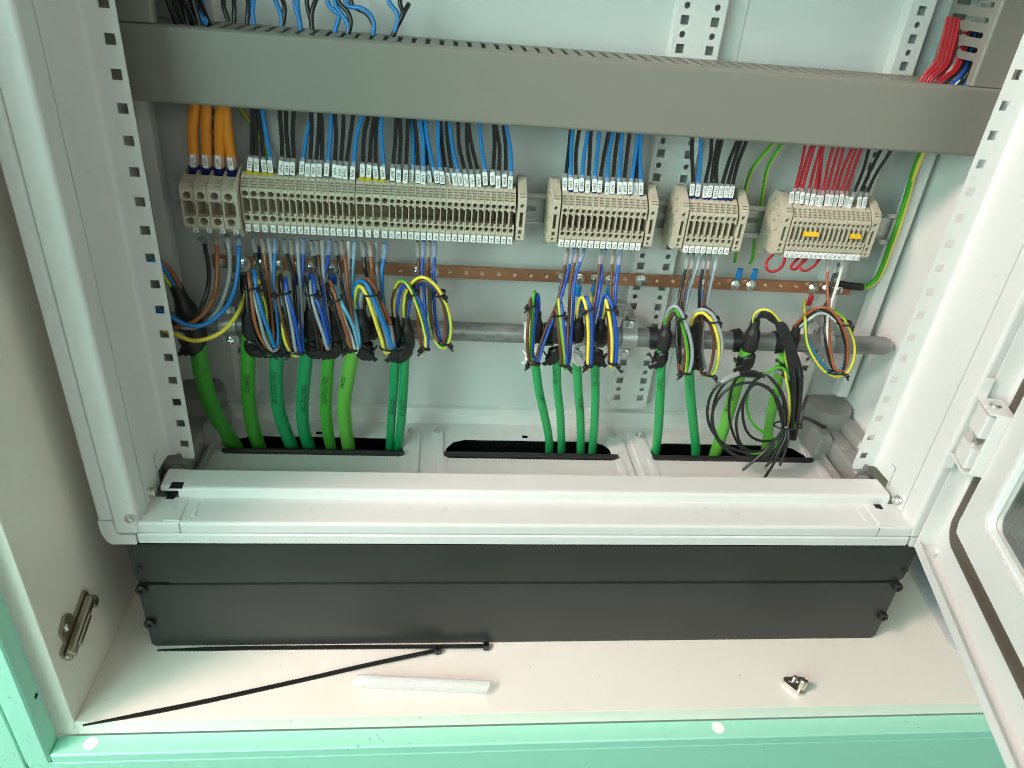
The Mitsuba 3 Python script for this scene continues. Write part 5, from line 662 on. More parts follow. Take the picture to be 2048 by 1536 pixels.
YP, ZP = 82.0, 97.5
part(pp, 'tube', cat(cyl((-398, YP, ZP - .6), (402, YP, ZP), 10.6, 36, c=.8)), 'pipe_steel', 40)
part(pp, 'end_plug', cyl((402, YP, ZP), (408, YP, ZP), 8.2, 30, c=1.2), 'cast_grey', 40)
pr_ = []
for xc, tx in ((-95, 'LN01300'), (-58, '000')):
    v, f = glyphs(tx, 3.4, False); c = (v.max(0) + v.min(0)) / 2; th = (v[:, 1] - c[1]) / 10.65 - .05
    pr_.append(M(np.stack([xc + v[:, 0] - c[0], YP - 10.68 * np.cos(th) - v[:, 2], ZP + 10.68 * np.sin(th)], 1), f))
part(pp, 'stamped_print', cat(pr_), 'grey_print')
for xc, nm in ((96.5, 'zinc pipe clamp with two screws on the wide perforated strip'), (-331.5, 'zinc pipe clamp half hidden behind wires at the left end of the pipe'), (326, 'zinc pipe clamp inside the wire loop at the right end of the pipe')):
    cl = thing('pipe_clamp', nm, 'pipe clamp')
    arc = [(YP + 3, ZP + 21.5), (YP - 3.6, ZP + 21.5), (YP - 3.8, ZP + 12.6)] + [(YP - 12.4 * math.cos(a), ZP + 12.4 * math.sin(a)) for a in np.linspace(.9, -.9, 12)] + [(YP - 3.8, ZP - 12.6), (YP - 3.6, ZP - 21.5), (YP + 3, ZP - 21.5)]
    sh = LineString(arc[1:-1]).buffer(.9, cap_style=2, join_style=1, quad_segs=3)
    part(cl, 'strap', prism(sh, 'x', xc - 8.5, xc + 8.5), 'zinc', 30)
    part(cl, 'saddle', cat(prism(LineString([(YP + 34, ZP + 22), (YP + 4, ZP + 20), (YP + 11, ZP)] + [(YP + 11.6 * math.cos(a), ZP - 11.6 * math.sin(a)) for a in np.linspace(.2, .8, 4)] + [(YP + 4, ZP - 20), (YP + 34, ZP - 22)]).buffer(.9, cap_style=2), 'x', xc - 8, xc + 8), cbox(xc - 11, xc + 2, 116, 130.4, ZP + 8, ZP + 24, 1)), 'zinc', 30)
    for zz in (ZP + 17.5, ZP - 17.5):
        part(cl, 'screw', cut(dome((xc, YP - 4.6, zz), (0, -1, 0), 5.0, 2.8, 22), cbox(xc - 3, xc + 3, YP - 9, YP - 6.4, zz - .55, zz + .55, .1), cbox(xc - .55, xc + .55, YP - 9, YP - 6.4, zz - 3, zz + 3, .1)), 'bright_steel', 30)
    part(cl, 'stud', cyl((xc - 3, YP + 4, ZP + 20), (xc - 6, YP + 2, ZP + 31), 2.4, 14, c=.4), 'bright_steel', 40)

# ================================================================== terminals
def terminal_mesh(w, hole_r, big=False):
    if big:
        prof = [(121, 209), (121, 246), (105, 254.5), (92, 253), (74, 246.4), (68.4, 242.4), (68.4, 230.6), (69, 229.4), (69, 219), (68.4, 217.6), (68.4, 205.6), (77, 199.4), (98, 196), (110, 202)]
        rec = [(66, 229.2), (96, 227.4), (96, 212.5), (66, 217.8)]; uz, lz, yf = 236.2, 211.4, 68.4
        rt, rb = (84, 249.6), (70.4, 243.8)
    else:
        prof = [(121, 209), (121, 246), (106, 256.5), (92, 256.2), (85, 253.4), (75.6, 243.2), (75, 242.2), (75, 234.2), (75, 221.8), (75, 209.8), (77, 209.0), (78.6, 200.5), (98, 198), (110, 203)]
        rec = [(73, 234.0), (97, 232.4), (97, 219.6), (81, 219.6), (73, 221.8)]; uz, lz, yf = 238.7, 215.0, 75.0
        rt, rb = (84.2, 252.0), (76.2, 243.6)
    body = prism(Polygon(prof).buffer(-.25).buffer(.25, quad_segs=2), 'x', -w / 2, w / 2)
    wall = 0.9 if not big else 1.3
    tools = [prism(rec, 'x', -w / 2 + wall, w / 2 + 1)]
    for z in (uz, lz): tools.append(cyl((0.25, yf - 3, z), (0.25, yf + 17, z), hole_r, 14))
    # notch of the lower tier below the channel, and the upper lip notch
    tools.append(cbox(-w / 2 + wall, w / 2 - 1.7, yf - 1, yf + 7, lz + hole_r + .9, 222.4 if not big else 219, .1))
    tools.append(cbox(-w / 2 + wall, w / 2 - 1.7, yf - 1, yf + 6, 231.8 if not big else 227.5, uz - hole_r - 1.0, .1))
    d = np.array([rb[0] - rt[0], rb[1] - rt[1]]); L = np.linalg.norm(d); d /= L; nrm = np.array([d[1], -d[0]])
    if nrm[0] > 0: nrm = -nrm   # points out of the face
    x0, x1 = (-w / 2 + .8, w / 2 - .5) if not big else (0.8, w / 2 - .3)
    for q in (.14, .38, .62, .86):
        c = np.array(rt) + d * L * q
        pq = [c - d * .8 - nrm * 3.2, c + d * .8 - nrm * 3.2, c + d * .8 + nrm * 2.5, c - d * .8 + nrm * 2.5]
        tools.append(prism([tuple(p) for p in pq], 'x', x0, x1))
    tools.append(cbox(-w / 2 + .8, w / 2 - .5, 90, 105, 249, 262, .2) if not big else cbox(-w / 2 + 1.2, w / 2 - .6, 86, 108, 244, 262, .2))
    return cut(body, *tools)
TM = {k: terminal_mesh(w - .34, r, big) for k, (w, r, big) in dict(big=(12.4, 3.65, True), wide=(7.95, 3.0, False), mid=(6.2, 2.3, False), six=(6.297, 2.3, False), slim=(5.307, 1.95, False)).items()}
BSD = {}
def place(parent, name, kind, x, mat, smooth=22):
    k = fresh(f'{parent}__{name}')
    if kind not in BSD:
        m = TM[kind]; BSD[kind] = mikit.ply(M(np.asarray(m.vertices) * MM, m.faces), mat, smooth=smooth)
    scene[k] = {**BSD[kind], 'to_world': T().translate([x * MM, 0, 0])}
    return k
rows = []
wl = [u for u in D['U']]
def seq(x0, p, n): return [x0 + p * i for i in range(n)]
texts = [u[1] for u in wl]
slots = [('big', x, 12.4) for x in (-351.7, -339.2, -326.7, -314.2)] + [('wide', x, 8) for x in seq(-300.2, 7.95, 4)] + [('mid', x, 6.22) for x in seq(-269.4, 6.25, 12)] + [('wide', x, 8) for x in seq(-192.9, 7.95, 4)] + [('mid', x, 6.22) for x in seq(-162.0, 6.2, 20)] \
    + [('mid', x, 6.22) for x in seq(8.4, 6.204, 14)] + [('six', x, 6.3) for x in seq(139.75, 6.297, 8)] + [('slim', x, 5.3) for x in seq(249.2, 5.307, 16)]
nw = 0; s1 = 0
S1N = ['left', 'middle', 'right']
ORD = ['first', 'second', 'third', 'fourth', 'fifth', 'sixth', 'seventh', 'eighth', 'ninth', 'tenth', 'eleventh', 'twelfth', 'thirteenth', 'fourteenth', 'fourteenth', 'fifteenth']
rowname = ['the big left terminals', 'the long terminal row', 'the second terminal row', 'the short terminal row', 'the right terminal row']
for i, (kind, x, w) in enumerate(slots):
    empty = (i == len(slots) - 3)
    if empty: lab = 'slim beige terminal block without a wire left of the one for 1400'; num = ''
    else:
        t = texts[nw]; nw += 1
        nm = f'{S1N[s1]} of the three red wires marked S1' if t == 'S1' else f'wire marked {t}'
        if t == 'S1': s1 += 1
        if kind == 'slim': nm = f'{ORD[i - len(slots) + 16]} wire of the right terminal row, marked {t}'
        lab = f"{dict(big='large', wide='wide', mid='small', six='small', slim='slim')[kind]} beige terminal block under the {nm}"
        num = t[-2:]
    tk = thing('terminal_block', lab, 'terminal block', 'terminal blocks on the mounting rail')
    place(tk, 'body', kind, x, 'terminal_beige')
    if not empty or True:
        big = kind == 'big'; ymk = 76.6 if big else 76.4
        if big: mx0, mx1, z0, z1 = x + 1.0, x + 5.6, 199.4, 205.0; ymk = 71.6
        else: mx0, mx1, z0, z1 = x - min(2.6, w / 2 - .35), x + min(2.3, w / 2 - .35), 201.2, 208.6
        if x > 230: z0, z1 = 201.6, 208.2; ymk = 75.6
        mk = part(tk, 'marker', cbox(mx0, mx1, ymk - 1.5, ymk, z0, z1, .3), 'white_plastic')
        if num: part(mk, 'print', flat_text(num, 2.3 if kind != 'slim' else 2.0, ((mx0 + mx1) / 2, ymk - 1.52, (z0 + z1) / 2 - .4), (0, 0, 1), (-1, 0, 0)), 'ink')
# end brackets
def bracket_mesh(w):
    prof = [(122, 204), (122, 250), (112, 262), (100, 263), (94, 260), (90, 257.5), (80.2, 252.8), (76.4, 247), (76.4, 205.6), (80, 202.6), (92, 200.4), (108, 203)]
    b = prism(Polygon(prof).buffer(-.4).buffer(.4, quad_segs=2), 'x', -w / 2, w / 2)
    tl = [cyl((0, 70, 240.4), (0, 84, 240.4), 2.0, 14), cbox(-1.7, 1.9, 74, 92, 218.5, 234, .2), cbox(-1.9, 1.7, 74, 84, 211.6, 216, .2), cyl((-.4, 70, 208.4), (-.4, 82, 208.4), 1.5, 12)]
    for z in (249.2, 251.6): tl.append(cbox(-w / 2 + 1.2, w / 2 + 1, 70, 81.5 + (z - 249) * .8, z - .45, z + .45, .05))
    for y, z in ((90, 240), (97, 233), (104, 243), (88, 226), (99, 222), (110, 236), (93, 214), (105, 212), (113, 224), (108, 252), (96, 250)):
        tl.append(xf(cbox(-w / 2 - 1, -w / 2 + 1.6, -3.2, 3.2, -1.3, 1.3, .1), np.array([[1, 0, 0], [0, .8, -.6], [0, .6, .8]]) if (y + z) % 2 else np.array([[1, 0, 0], [0, .6, .8], [0, -.8, .6]]), (0, y, z)))
    return cut(b, *tl)
TM['bracket'] = bracket_mesh(8.4)
clipm = [cbox(-2.6, 2.6, 112 + i * 2.6, 113.4 + i * 2.6, 196 - i * 2.4, 206, .3) for i in range(5)] + [cbox(-3, 3, 110, 124, 203, 208, .6)]
for x, nm in ((-34.6, 'beige end bracket closing the long terminal row at its right'), (-.6, 'beige end bracket at the left of the second terminal row'), (98.6, 'beige end bracket at the right of the second terminal row'), (130.8, 'beige end bracket at the left of the short terminal row'), (193.6, 'beige end bracket at the right of the short terminal row'), (240.6, 'beige end bracket at the left of the right terminal row'), (337.4, 'beige end bracket at the right of the right terminal row')):
    ek = thing('end_bracket', nm, 'end bracket', 'end brackets of the terminal rows'); place(ek, 'body', 'bracket', x, 'terminal_beige')
    m_ = cat(clipm); m_.apply_translation([x, 0, 0]); part(ek, 'clip', m_, 'terminal_beige')
ep = thing('end_plate', 'flat beige end plate right of the big left terminals', 'end plate')
part(ep, 'plate', prism(Polygon([(121, 206), (121, 250), (104, 258), (90, 256.5), (72, 249), (66.6, 243), (66.6, 206), (77, 195), (100, 192.4), (112, 200)]), 'x', -307.8, -305.4), 'terminal_beige')
for a, b, nm in ((262.2, 277.6, 'longer yellow jumper comb plugged into the right terminal row'), (313.2, 324.4, 'shorter yellow jumper comb plugged into the right terminal row')):
    jk = thing('jumper', nm, 'jumper comb')
    part(jk, 'comb', cat(prism([(72.5, 226.4), (75.5, 230.2), (90, 229.2), (90, 225.8), (76, 224.8)], 'x', a, b), *[cbox(x - 1.0, x + 1.0, 84, 95, 227, 233, .2) for x in np.arange(a + 2.4, b - 1, 5.3)]), 'yellow_plastic')

# ================================================================== wires above the terminals
def resample_len(C):
    d = np.concatenate([[0], np.cumsum(np.linalg.norm(np.diff(C, axis=0), axis=1))]); return d
def sub(C, a, b, step=2.0):
    d = resample_len(C); a, b = max(a, 0), min(b, d[-1]); s = np.linspace(a, b, max(2, int((b - a) / step) + 1))
    return np.stack([np.interp(s, d, C[:, i]) for i in range(3)], 1)
s1 = 0; n4 = 0
for c, t, g, fer, pts, lab in D['U']:
    col = COLNAME[c]; s1n = ''
    if t == 'S1': label = f'{S1N[s1]} of the three thin red wires marked S1 at the right terminal row'; s1 += 1
    else: label = f"{'thin ' if c == 'rd' else ''}{col} wire with white marker {t} going down into {rowname[g]}"
    if g == 4 and t != 'S1': label = f"{ORD[n4] if n4 < 13 else ORD[n4 + 1]} wire from the left at the right terminal row, {'red' if c == 'rd' else 'black'} with white marker {t}"
    n4 += g == 4
    wk = thing('wire', label, 'wire', 'wires between the duct and the terminals')
    r = dict(rd=1.55).get(c, 1.95) if c != 'or' else 4.9
    if g == 4 and c == 'bk': r = 1.7
    P = [list(p) for p in pts]; top = [P[0][0] + (P[0][0] - P[1][0]) * .4, P[0][1] - 2, 336]
    end = [P[-1][0] + (P[-1][0] - P[-2][0]) * .1, P[-1][1] + 2, 251 if g else 247]
    C = spline([top] + P + [end], 4.0)
    wire_part(wk, 'insulation', c, C, r, 14 if c == 'or' else 10)
    fk = 'w_' + {'nv': 'nv', 'yl': 'yl', 'gy': 'gy', 'dr': 'dr', 'bk': 'bk'}[fer]
    fr = {0: 5.6, 4: 1.9}.get(g, 2.5 if fer != 'yl' else 3.3)
    zt = lab[1][2] + (1.0 if g else 3); xb = P[-1][0]
    part(wk, 'ferrule', tube(np.array([[xb, P[-1][1] + 1, 250 if g else 244], [xb, P[-1][1], zt - 3], [xb, P[-1][1], zt - 1.5]]), [fr * .9, fr, fr * .93], 12), fk, 30)
    a, b = np.array(lab[0]), np.array(lab[1]); ax_ = a - b; L = np.linalg.norm(ax_); ax_ /= L
    hw = 2.3 if g in (1, 2, 3) else (2.3 if g == 0 else 2.15)
    yy = (a[1] + b[1]) / 2 - (0 if g else 3.2); nrm = np.array([0, -1, 0.]); sd = np.cross(ax_, nrm); sd /= np.linalg.norm(sd)
    R_ = np.stack([sd, np.cross(ax_, sd) * 1.0, ax_], 1); ctr = (a + b) / 2; ctr[1] = yy
    if np.linalg.det(R_) < 0: R_[:, 1] *= -1
    st = xf(cbox(-hw, hw, -.35, .35, -L / 2, L / 2, .15), R_, ctr)
    sk = part(wk, 'marker', st, 'white_plastic')
    up = np.array([-1., 0, 0]); nsurf = np.cross(ax_, up); nsurf /= np.linalg.norm(nsurf)
    hh = 2.55 if len(t) <= 3 else 2.35
    part(sk, 'print', flat_text(t, hh, ctr + nsurf * .37 + ax_ * (-.4 + .6 * ((nw * 7 + len(t)) % 3)), ax_, up, lift=0.0), 'marker_ink')
    slv = sub(C, resample_len(C)[-1] - L - 9, resample_len(C)[-1] - 7)
    part(wk, 'clear_sleeve', tube(slv, r + .5, 12, caps=False), 'clear_sleeve', True)

# ================================================================== green cables with their cores
CN = dict(bk='black', br='brown', bn='dark brown', ob='orange brown', gr='grey', wg='pale grey', wh='white', bl='blue', bd='deep blue', lb='light blue', tb='teal blue', pe='yellow and green')
def sleeve_on(parent, C, r, L0, L1):
    n = resample_len(C)[-1]; part(parent, 'clear_sleeve', tube(sub(C, n - L1, n - L0), r, 12, caps=False), 'clear_sleeve', True)
def dist_frames(C): return frames(C, (0, -1, 0))
TIEN = {}
for ci, cbl in enumerate(D['CB']):
    shade = dict(g1='bright green', g2='bluish green', g3='light green', g4='emerald green')[cbl['col']]
    lb = cbl['label'].replace('light green ', '').replace('pale green', '').strip()
    mark = f" handmarked {cbl['mark']}" if cbl['mark'] else ''
    gk = thing('control_cable', f"{shade} cable{mark}, {lb}" + (', tied to the pipe' if len(mark) < 3 else ''), 'cable', 'green cables tied to the pipe')
    S = spline(cbl['s'], 5.0); r = cbl['r']
    part(gk, 'sheath', tube(S, r, 22), 'w_' + cbl['col'], 40)
    b0, b1 = np.array(cbl['b'][0]), np.array(cbl['b'][1]); br = cbl['br']; ax_ = b1 - b0; L = np.linalg.norm(ax_)
    ts = [-.12, 0, .06, .5, .58, .70, .78, 1.0, 1.03]; rs = [br * .96, br * 1.05, br * 1.1, br * 1.1, br * 1.02, br * .80, br * .72, br * .66, br * .55]
    bc = np.array([b0 + ax_ * t for t in ts]); part(gk, 'shrink_boot', tube(bc, rs, 18), 'heat_shrink', 40)
    for qi, (col, rr_, P, sl) in enumerate(cbl['cores']):
        C = spline(P, 4.0)
        if len(C) < 4: continue
        # start inside the boot
        if len(P) > 3 and np.linalg.norm(np.array(P[0]) - b1) < 30 and ci != 99:
            st = b0 + ax_ * .7; C = np.vstack([[st * .6 + np.array(P[0]) * .4], C])
        rr_ *= .78 if ci == 14 else .93
        ck = wire_part(gk, 'core', col, C, rr_, 12, turns=1.2, phase=1.57 + .5 * ((ci * 3 + qi) % 3 - 1) + (3.14 if ci % 3 == 0 else 0))
        if sl: sleeve_on(ck, C, rr_ + .95, 2, 17)
    if cbl['mp']:
        p0, p1 = np.array(cbl['mp'][0]), np.array(cbl['mp'][1]); i0 = np.argmin(np.abs(S[:, 2] - p0[2])); i1 = np.argmin(np.abs(S[:, 2] - p1[2]))
        seg = S[min(i0, i1):max(i0, i1) + 1]; seg = seg[np.argsort(seg[:, 2])]
        seg = spline(seg, 2.0) if len(seg) > 2 else seg
        v, f = glyphs(cbl['mark'], 5.0 if r > 6 else 4.4, True); Ls = resample_len(seg); w_ = v[:, 0].max() - v[:, 0].min()
        s_ = (v[:, 0] - v[:, 0].min()) / w_ * Ls[-1]; h_ = v[:, 1] - (v[:, 1].max() + v[:, 1].min()) / 2
        h_ = h_ + .5 * np.sin(s_ * .35 + ci); s_ = s_ + h_ * .18
        t_, n_, b_ = frames(seg, (0, -1, 0)); g = lambda A: np.stack([np.interp(s_, Ls, A[:, k]) for k in range(3)], 1)
        c_, nn_ = g(seg), g(n_); th = h_ / r; off = (p0[0] + p1[0]) / 2 - S[(i0 + i1) // 2, 0]
        th = th + np.clip(-off / r, -.8, .8) * 1.0 * -1 * -1
        sdv = np.array([-1., 0, 0]); rad = r + .18 + v[:, 2] * 2
        part(gk, 'handwriting', M(c_ + rad[:, None] * (np.cos(th)[:, None] * nn_ + np.sin(th)[:, None] * sdv), f), 'marker_ink')

CABN = ['the leftmost green cable', 'cable BLIMA 02', 'cable ASTUCCIATRICE', 'cable BOLLINATRICE', 'cable INCARTONATRICE', 'cable PAESE', 'the touching cables BILANCIA and CLIENT', 'cable CLIENT', 'the left one of the four slim cables', 'the second of the four slim cables', 'the third of the four slim cables', 'the right one of the four slim cables', 'the cable right of the wide perforated strip', 'the second cable right of the wide perforated strip', 'the light green cable with the black wire bunch', 'the rightmost green cable']
CABN[6] = 'the touching cables BILANCIA and CLIENT'
# ties that hold the cables on the pipe
def strap(C, w, t, ref=(1, 0, 0)):
    t_, n_, b_ = frames(C, ref); V = []
    for dx, dy in ((-w / 2, -t / 2), (w / 2, -t / 2), (w / 2, t / 2), (-w / 2, t / 2)): V.append(C + dx * n_ + dy * b_)
    V = np.stack(V, 1).reshape(-1, 3); F = []
    for i in range(len(C) - 1):
        for j in range(4): a, b = i * 4 + j, i * 4 + (j + 1) % 4; F += [[a, b, b + 4], [a, b + 4, a + 4]]
    e = (len(C) - 1) * 4; F += [[0, 2, 1], [0, 3, 2], [e, e + 1, e + 2], [e, e + 2, e + 3]]
    return M(V, F)
for ci, cbl in enumerate(D['CB']):
    if ci == 7: continue
    b0 = np.array(cbl['b'][0]); b1 = np.array(cbl['b'][1]); r = cbl['br'] * 1.15; white = ci in (8, 10)
    c0 = b0 + (b1 - b0) * (.30 if not white else .12); x0 = c0[0]
    nm = cbl['mark'] or ('the leftmost cable' if ci == 0 else 'the rightmost cable')
    if ci == 6: nm = 'BILANCIA and CLIENT'; x0 += 5.0; r = 11
    tk = thing('pipe_tie', f"{'white' if white else 'wide black'} cable tie binding {CABN[ci].replace('the wide perforated', 'the perforated')}", 'cable tie')
    mt = 'tie_white' if white else 'black_plastic'
    S = spline(cbl['s'], 3.0); rc = cbl['r'] if ci != 6 else 9.5; sd = -1 if ci in (0, 2, 4, 6, 8, 12, 14, 15, 9) else 1
    cc = np.array([x0, 62.0, 84.0]); W_ = 13.0 if not white else 9.0
    rz = np.array([cc + [sd * -1.0, .6, -W_ * .62], cc + [0, 0, -W_ * .5], cc + [0, 0, 0], cc + [0, -.2, W_ * .45], cc + [sd * .8, .4, W_ * .56]])
    part(tk, 'wrap', tube(rz, np.array([.93, 1.06, 1.12, 1.06, .9]) * (rc + 1.7), 22, squash=(1.0, 1.04)), mt, 40)
    xp = x0 + sd * (rc + 4.5)
    ar = np.array([[xp + sd * (4.5 * (1 - abs(a) / 2.2)) - sd * 5, YP - 12.4 * math.cos(a), ZP + 12.4 * math.sin(a)] for a in np.linspace(-1.15, 2.4, 22)])
    ar[:, 0] += sd * np.linspace(-3, 3.5, 22)
    part(tk, 'strap', strap(ar, 9.5 if not white else 7.5, 1.7, (1, 0, 0)), mt, 40)
    br_ = spline([cc + [-sd * rc * .9, -6, 3.5], cc + [0, -rc - 2.6, .5], cc + [sd * rc * .9, -6.5, -3.5], cc + [sd * (rc + 5.5), 3, -1]], 2.0)
    part(tk, 'band', strap(br_, 8.5, 1.8, (0, 0, 1)), mt, 40)
    hc = cc + np.array([sd * (rc * .8), -rc * .72, -6.0])
    hd = xf(cbox(-5, 5, -4, 4, -4.8, 4.8, 1.3), np.array([[.8, 0, .6 * sd], [0, 1, 0], [-.6 * sd, 0, .8]]), hc)
    part(tk, 'head', hd, mt, 30)
    part(tk, 'tail', strap(spline([hc + [0, -1, 0], hc + [sd * 5, -2, -3], hc + [sd * 8.0, -1, -5.5]], 2), 4.6, 1.4, (0, 0, 1)), mt, 40)

# small ties round the core loops: (cable index, height z, side, which run)
def loop_tie(ci, ztop, label, k0=0.0, tight=1.0):
    pts = []
    for col, rr_, P, sl in D['CB'][ci]['cores']:
        C = spline(P, 2.0); n = len(C); m = C[(np.abs(C[:, 2] - ztop) < 2.4) & (C[:, 1] < 53)]
        if len(m): q = m[np.argmin(m[:, 1])]; pts.append((q[0], q[1], rr_))
    if not pts: return
    xs = [p[0] for p in pts]; x0, x1 = min(p[0] - p[2] for p in pts) - .7, max(p[0] + p[2] for p in pts) + .7
    if x1 - x0 > 34: x1 = x0 + 34
    ys = [p[1] for p in pts]; yc = sum(ys) / len(ys); ry = (max(ys) - min(ys)) / 2 + 3.4; xc, rx = (x0 + x1) / 2, (x1 - x0) / 2
    C = np.array([[xc + rx * math.cos(a), yc + ry * math.sin(a), ztop + 1.6 * math.cos(a + k0)] for a in np.linspace(0, 2 * np.pi, 26)])
    tk = thing('cable_tie', label, 'cable tie', 'small black ties round the wire loops')
    part(tk, 'strap', tube(C, 1.0, 6, squash=(1.5, .8)), 'black_plastic', 40)
    sgn = 1 if ci % 2 else -1
    hd = cbox(-2.6, 2.6, -2.2, 2.2, -2.2, 2.2, .6); hd = xf(hd, np.array([[.8, 0, .6], [0, 1, 0], [-.6, 0, .8]]), (xc + sgn * rx, yc - ry * .5 - 1, ztop - 1.5))
    part(tk, 'head', cat(hd, cyl((xc + sgn * rx, yc - ry * .5 - 2, ztop - 3), (xc + sgn * (rx + 2.6), yc - ry * .5 - 3, ztop - 6), 1.1, 6)), 'black_plastic', 30)
def zrange(ci):
    z = [p[2] for c in D['CB'][ci]['cores'] for p in c[2] if p[1] < 52]
    return min(z), max(z)
for ci in list(range(1, 14)) + [15]:
    lo, hi = zrange(ci); m_ = CABN[ci] if ci != 6 else 'cable BILANCIA'
    loop_tie(ci, hi - (11 if ci not in (7, 15) else 16), f'black tie at the loop top of {m_}', .5)
    loop_tie(ci, lo + 4.5, f'black tie at the loop bottom of {m_}', 2.2)

# ================================================================== coiled spare wires
ck = thing('spare_wire_coil', 'coil of thin black spare wires and one yellow green wire hanging at the right', 'wire coil')
for i, (c, r, P) in enumerate(D['COIL']):
    C = spline(P, 4.0); kx = wire_part(ck, 'wire', c, C, r, 10, turns=2, phase=1.57 + i)
    if i >= 8 and c == 'bk': part(kx, 'copper_tip', cyl(C[-1], C[-1] + (C[-1] - C[-2]) / np.linalg.norm(C[-1] - C[-2]) * .8, .9, 10), 'copper')
for i, (f0, f1) in zip((0, 3, 5, 0), ((.42, .50), (.30, .40), (.30, .38), (.22, .30))):
    C = spline(D['COIL'][i][2], 4.0); n = resample_len(C)[-1]; part(ck, 'clear_sleeve', tube(sub(C, n * f0, n * f1), 2.7, 12, caps=False), 'clear_sleeve', True)
ct = thing('cable_tie', 'black tie round the coil of spare wires with its tail to the grey casting', 'cable tie')
pc = np.mean([spline(c[2], 4.0)[0] for c in D['COIL'][:7]], axis=0)
part(ct, 'strap', tube(np.array([[pc[0] + 14 * math.cos(a), 32 + 8 * math.sin(a), pc[2] + 1 + .8 * math.cos(a)] for a in np.linspace(0, 2 * np.pi, 26)]), 1.1, 8), 'black_plastic', 40)
part(ct, 'head', cbox(pc[0] + 13, pc[0] + 18.4, 28, 33, pc[2] - 1.6, pc[2] + 3.4, .8), 'black_plastic')
part(ct, 'tail', strap(spline([(pc[0] + 17, 30, pc[2] + 1), (pc[0] + 30, 52, pc[2] - 2), (372, 90, -24)], 4), 4.4, 1.2, (0, 0, 1)), 'black_plastic', 40)

# ================================================================== other single wires and lugs
WN = dict(pe_a='yellow green earth wire running down behind the rail, left of the pair', pe_b='yellow green earth wire running down behind the rail, right of the pair', pe_thick='thick yellow green earth cable at the right edge ending in a black lug', pe_left='yellow green wire crossing behind the left black wires',
    red_a='red wire loop hanging left below the right terminal row', red_b='red wire loop hanging in the middle below the right terminal row', red_c='red wire loop hanging right below the right terminal row', pe_red_lug='thin yellow green wire below the red lug')
FAN = dict(rd='red', dk='dark red', bk='black', bd='deep blue', wh='white', bl='blue')
cnt = {}
UPN = ['first', 'second', 'third', 'fourth', 'fifth', 'sixth', 'seventh', 'eighth', 'ninth', 'tenth', 'eleventh', 'twelfth']
for nm, c, r, P in D['W']:
    C = spline(P, 4.0); grp = None
    if nm in WN: lab = WN[nm]
    else:
        kind = 'up' if nm.startswith('up') else 'fan'; i = cnt.get((kind, c), 0); cnt[(kind, c)] = i + 1
        if kind == 'up': lab = f"{UPN[i]} {FAN[c]} wire from the left rising out of the cable duct slots"; grp = 'wires rising out of the cable duct'
        else: lab = f"{UPN[i]} {FAN[c]} wire from the left fanning out of the vertical duct"; grp = 'wires fanning out of the vertical duct'
    wk = thing('loose_wire', lab, 'wire', grp)
    wire_part(wk, 'insulation', c, C, r, 12 if r < 3 else 16, turns=.6, phase=.95 if nm == 'pe_thick' else 1.57)
    if nm == 'pe_thick':
        e = C[-1]; part(wk, 'shrink_boot', tube(np.array([e + [5, 0, .3], e + [2, 0, .2], e + [-14, 0, 1], e + [-26, 1, 3], e + [-27, 1, 3]]), [3.6, 4.2, 4.4, 4.0, 3.4], 14), 'heat_shrink', 40)
        part(wk, 'lug', cat(cbox(334, e[0] - 20, 113.4, 116, 146.6, 154.4, .6), cyl((343.4, 113.4, 151), (343.4, 116, 151), 6.2, 20)), 'bright_steel', 30)
def lug(x, col, label, up=False, wide=2.9, L=12.5):
    k = thing('cable_lug', label, 'cable lug', 'crimped lugs on the earth bar'); z = zb(x); s = 1 if up else -1
    part(k, 'ring', cat(cyl((x, 115.2, z), (x, 116.2, z), 5.6, 22), cbox(x - 2.2, x + 2.2, 114.8, 116.2, min(z + s * 4, z + s * 9), max(z + s * 4, z + s * 9), .3)), 'bright_steel', 30)
    part(k, 'barrel', tube(np.array([[x, 114, z + s * 8], [x, 113.6, z + s * 9], [x, 113.6, z + s * (8 + L * .45)], [x, 113.6, z + s * (8 + L * .55)], [x, 113.6, z + s * (8 + L)]]), [wide * .9, wide, wide * 1.08, wide * .95, wide], 12, squash=(.8, 1.2)), col, 40)
lug(-303.9, 'w_nv', 'dark blue lug above the earth bar behind the left wires', True)
lug(-284.1, 'w_yl', 'yellow lug below the earth bar at the left', wide=4.2)
lug(-267.4, 'w_bd', 'blue lug below the earth bar right of the yellow one'); lug(-250.1, 'w_bd', 'blue lug below the earth bar behind the loop of BOLLINATRICE')
lug(-227.9, 'w_bd', 'blue lug below the earth bar above the loop of INCARTONATRICE', wide=3.8)
lug(-137.8, 'w_lbl', 'blue lug below the earth bar above the loop of CLIENT, left'); lug(-119.8, 'w_lbl', 'blue lug below the earth bar above the loop of CLIENT, right')
for x, o in zip((22.0, 40.7, 58.4, 75.6), ('first', 'second', 'third', 'fourth')): lug(x, 'w_lbl', f'{o} from the left of the four blue lugs left of the wide perforated strip', wide=2.9)
lug(166.4, 'w_lbl', 'blue lug below the earth bar over the loop of E2R1'); lug(184.1, 'w_lbl', 'blue lug below the earth bar over the loop of EI NOVAV')
lug(220.9, 'w_lbl', 'left of the two blue lugs pointing up from the earth bar', True); lug(238.8, 'w_lbl', 'right of the two blue lugs pointing up from the earth bar', True)
lug(313.6, 'w_rd', 'red lug below the earth bar at the right', wide=2.7)
k = thing('cable_lug', 'large tinned lug with black shrink tube at the left end of the earth bar', 'cable lug')
part(k, 'ring', cat(cyl((-320.5, 115, 151), (-320.5, 116.3, 151), 8.4, 24), cbox(-324.5, -316.5, 114.6, 116.3, 136, 146, .5)), 'bright_steel', 30)
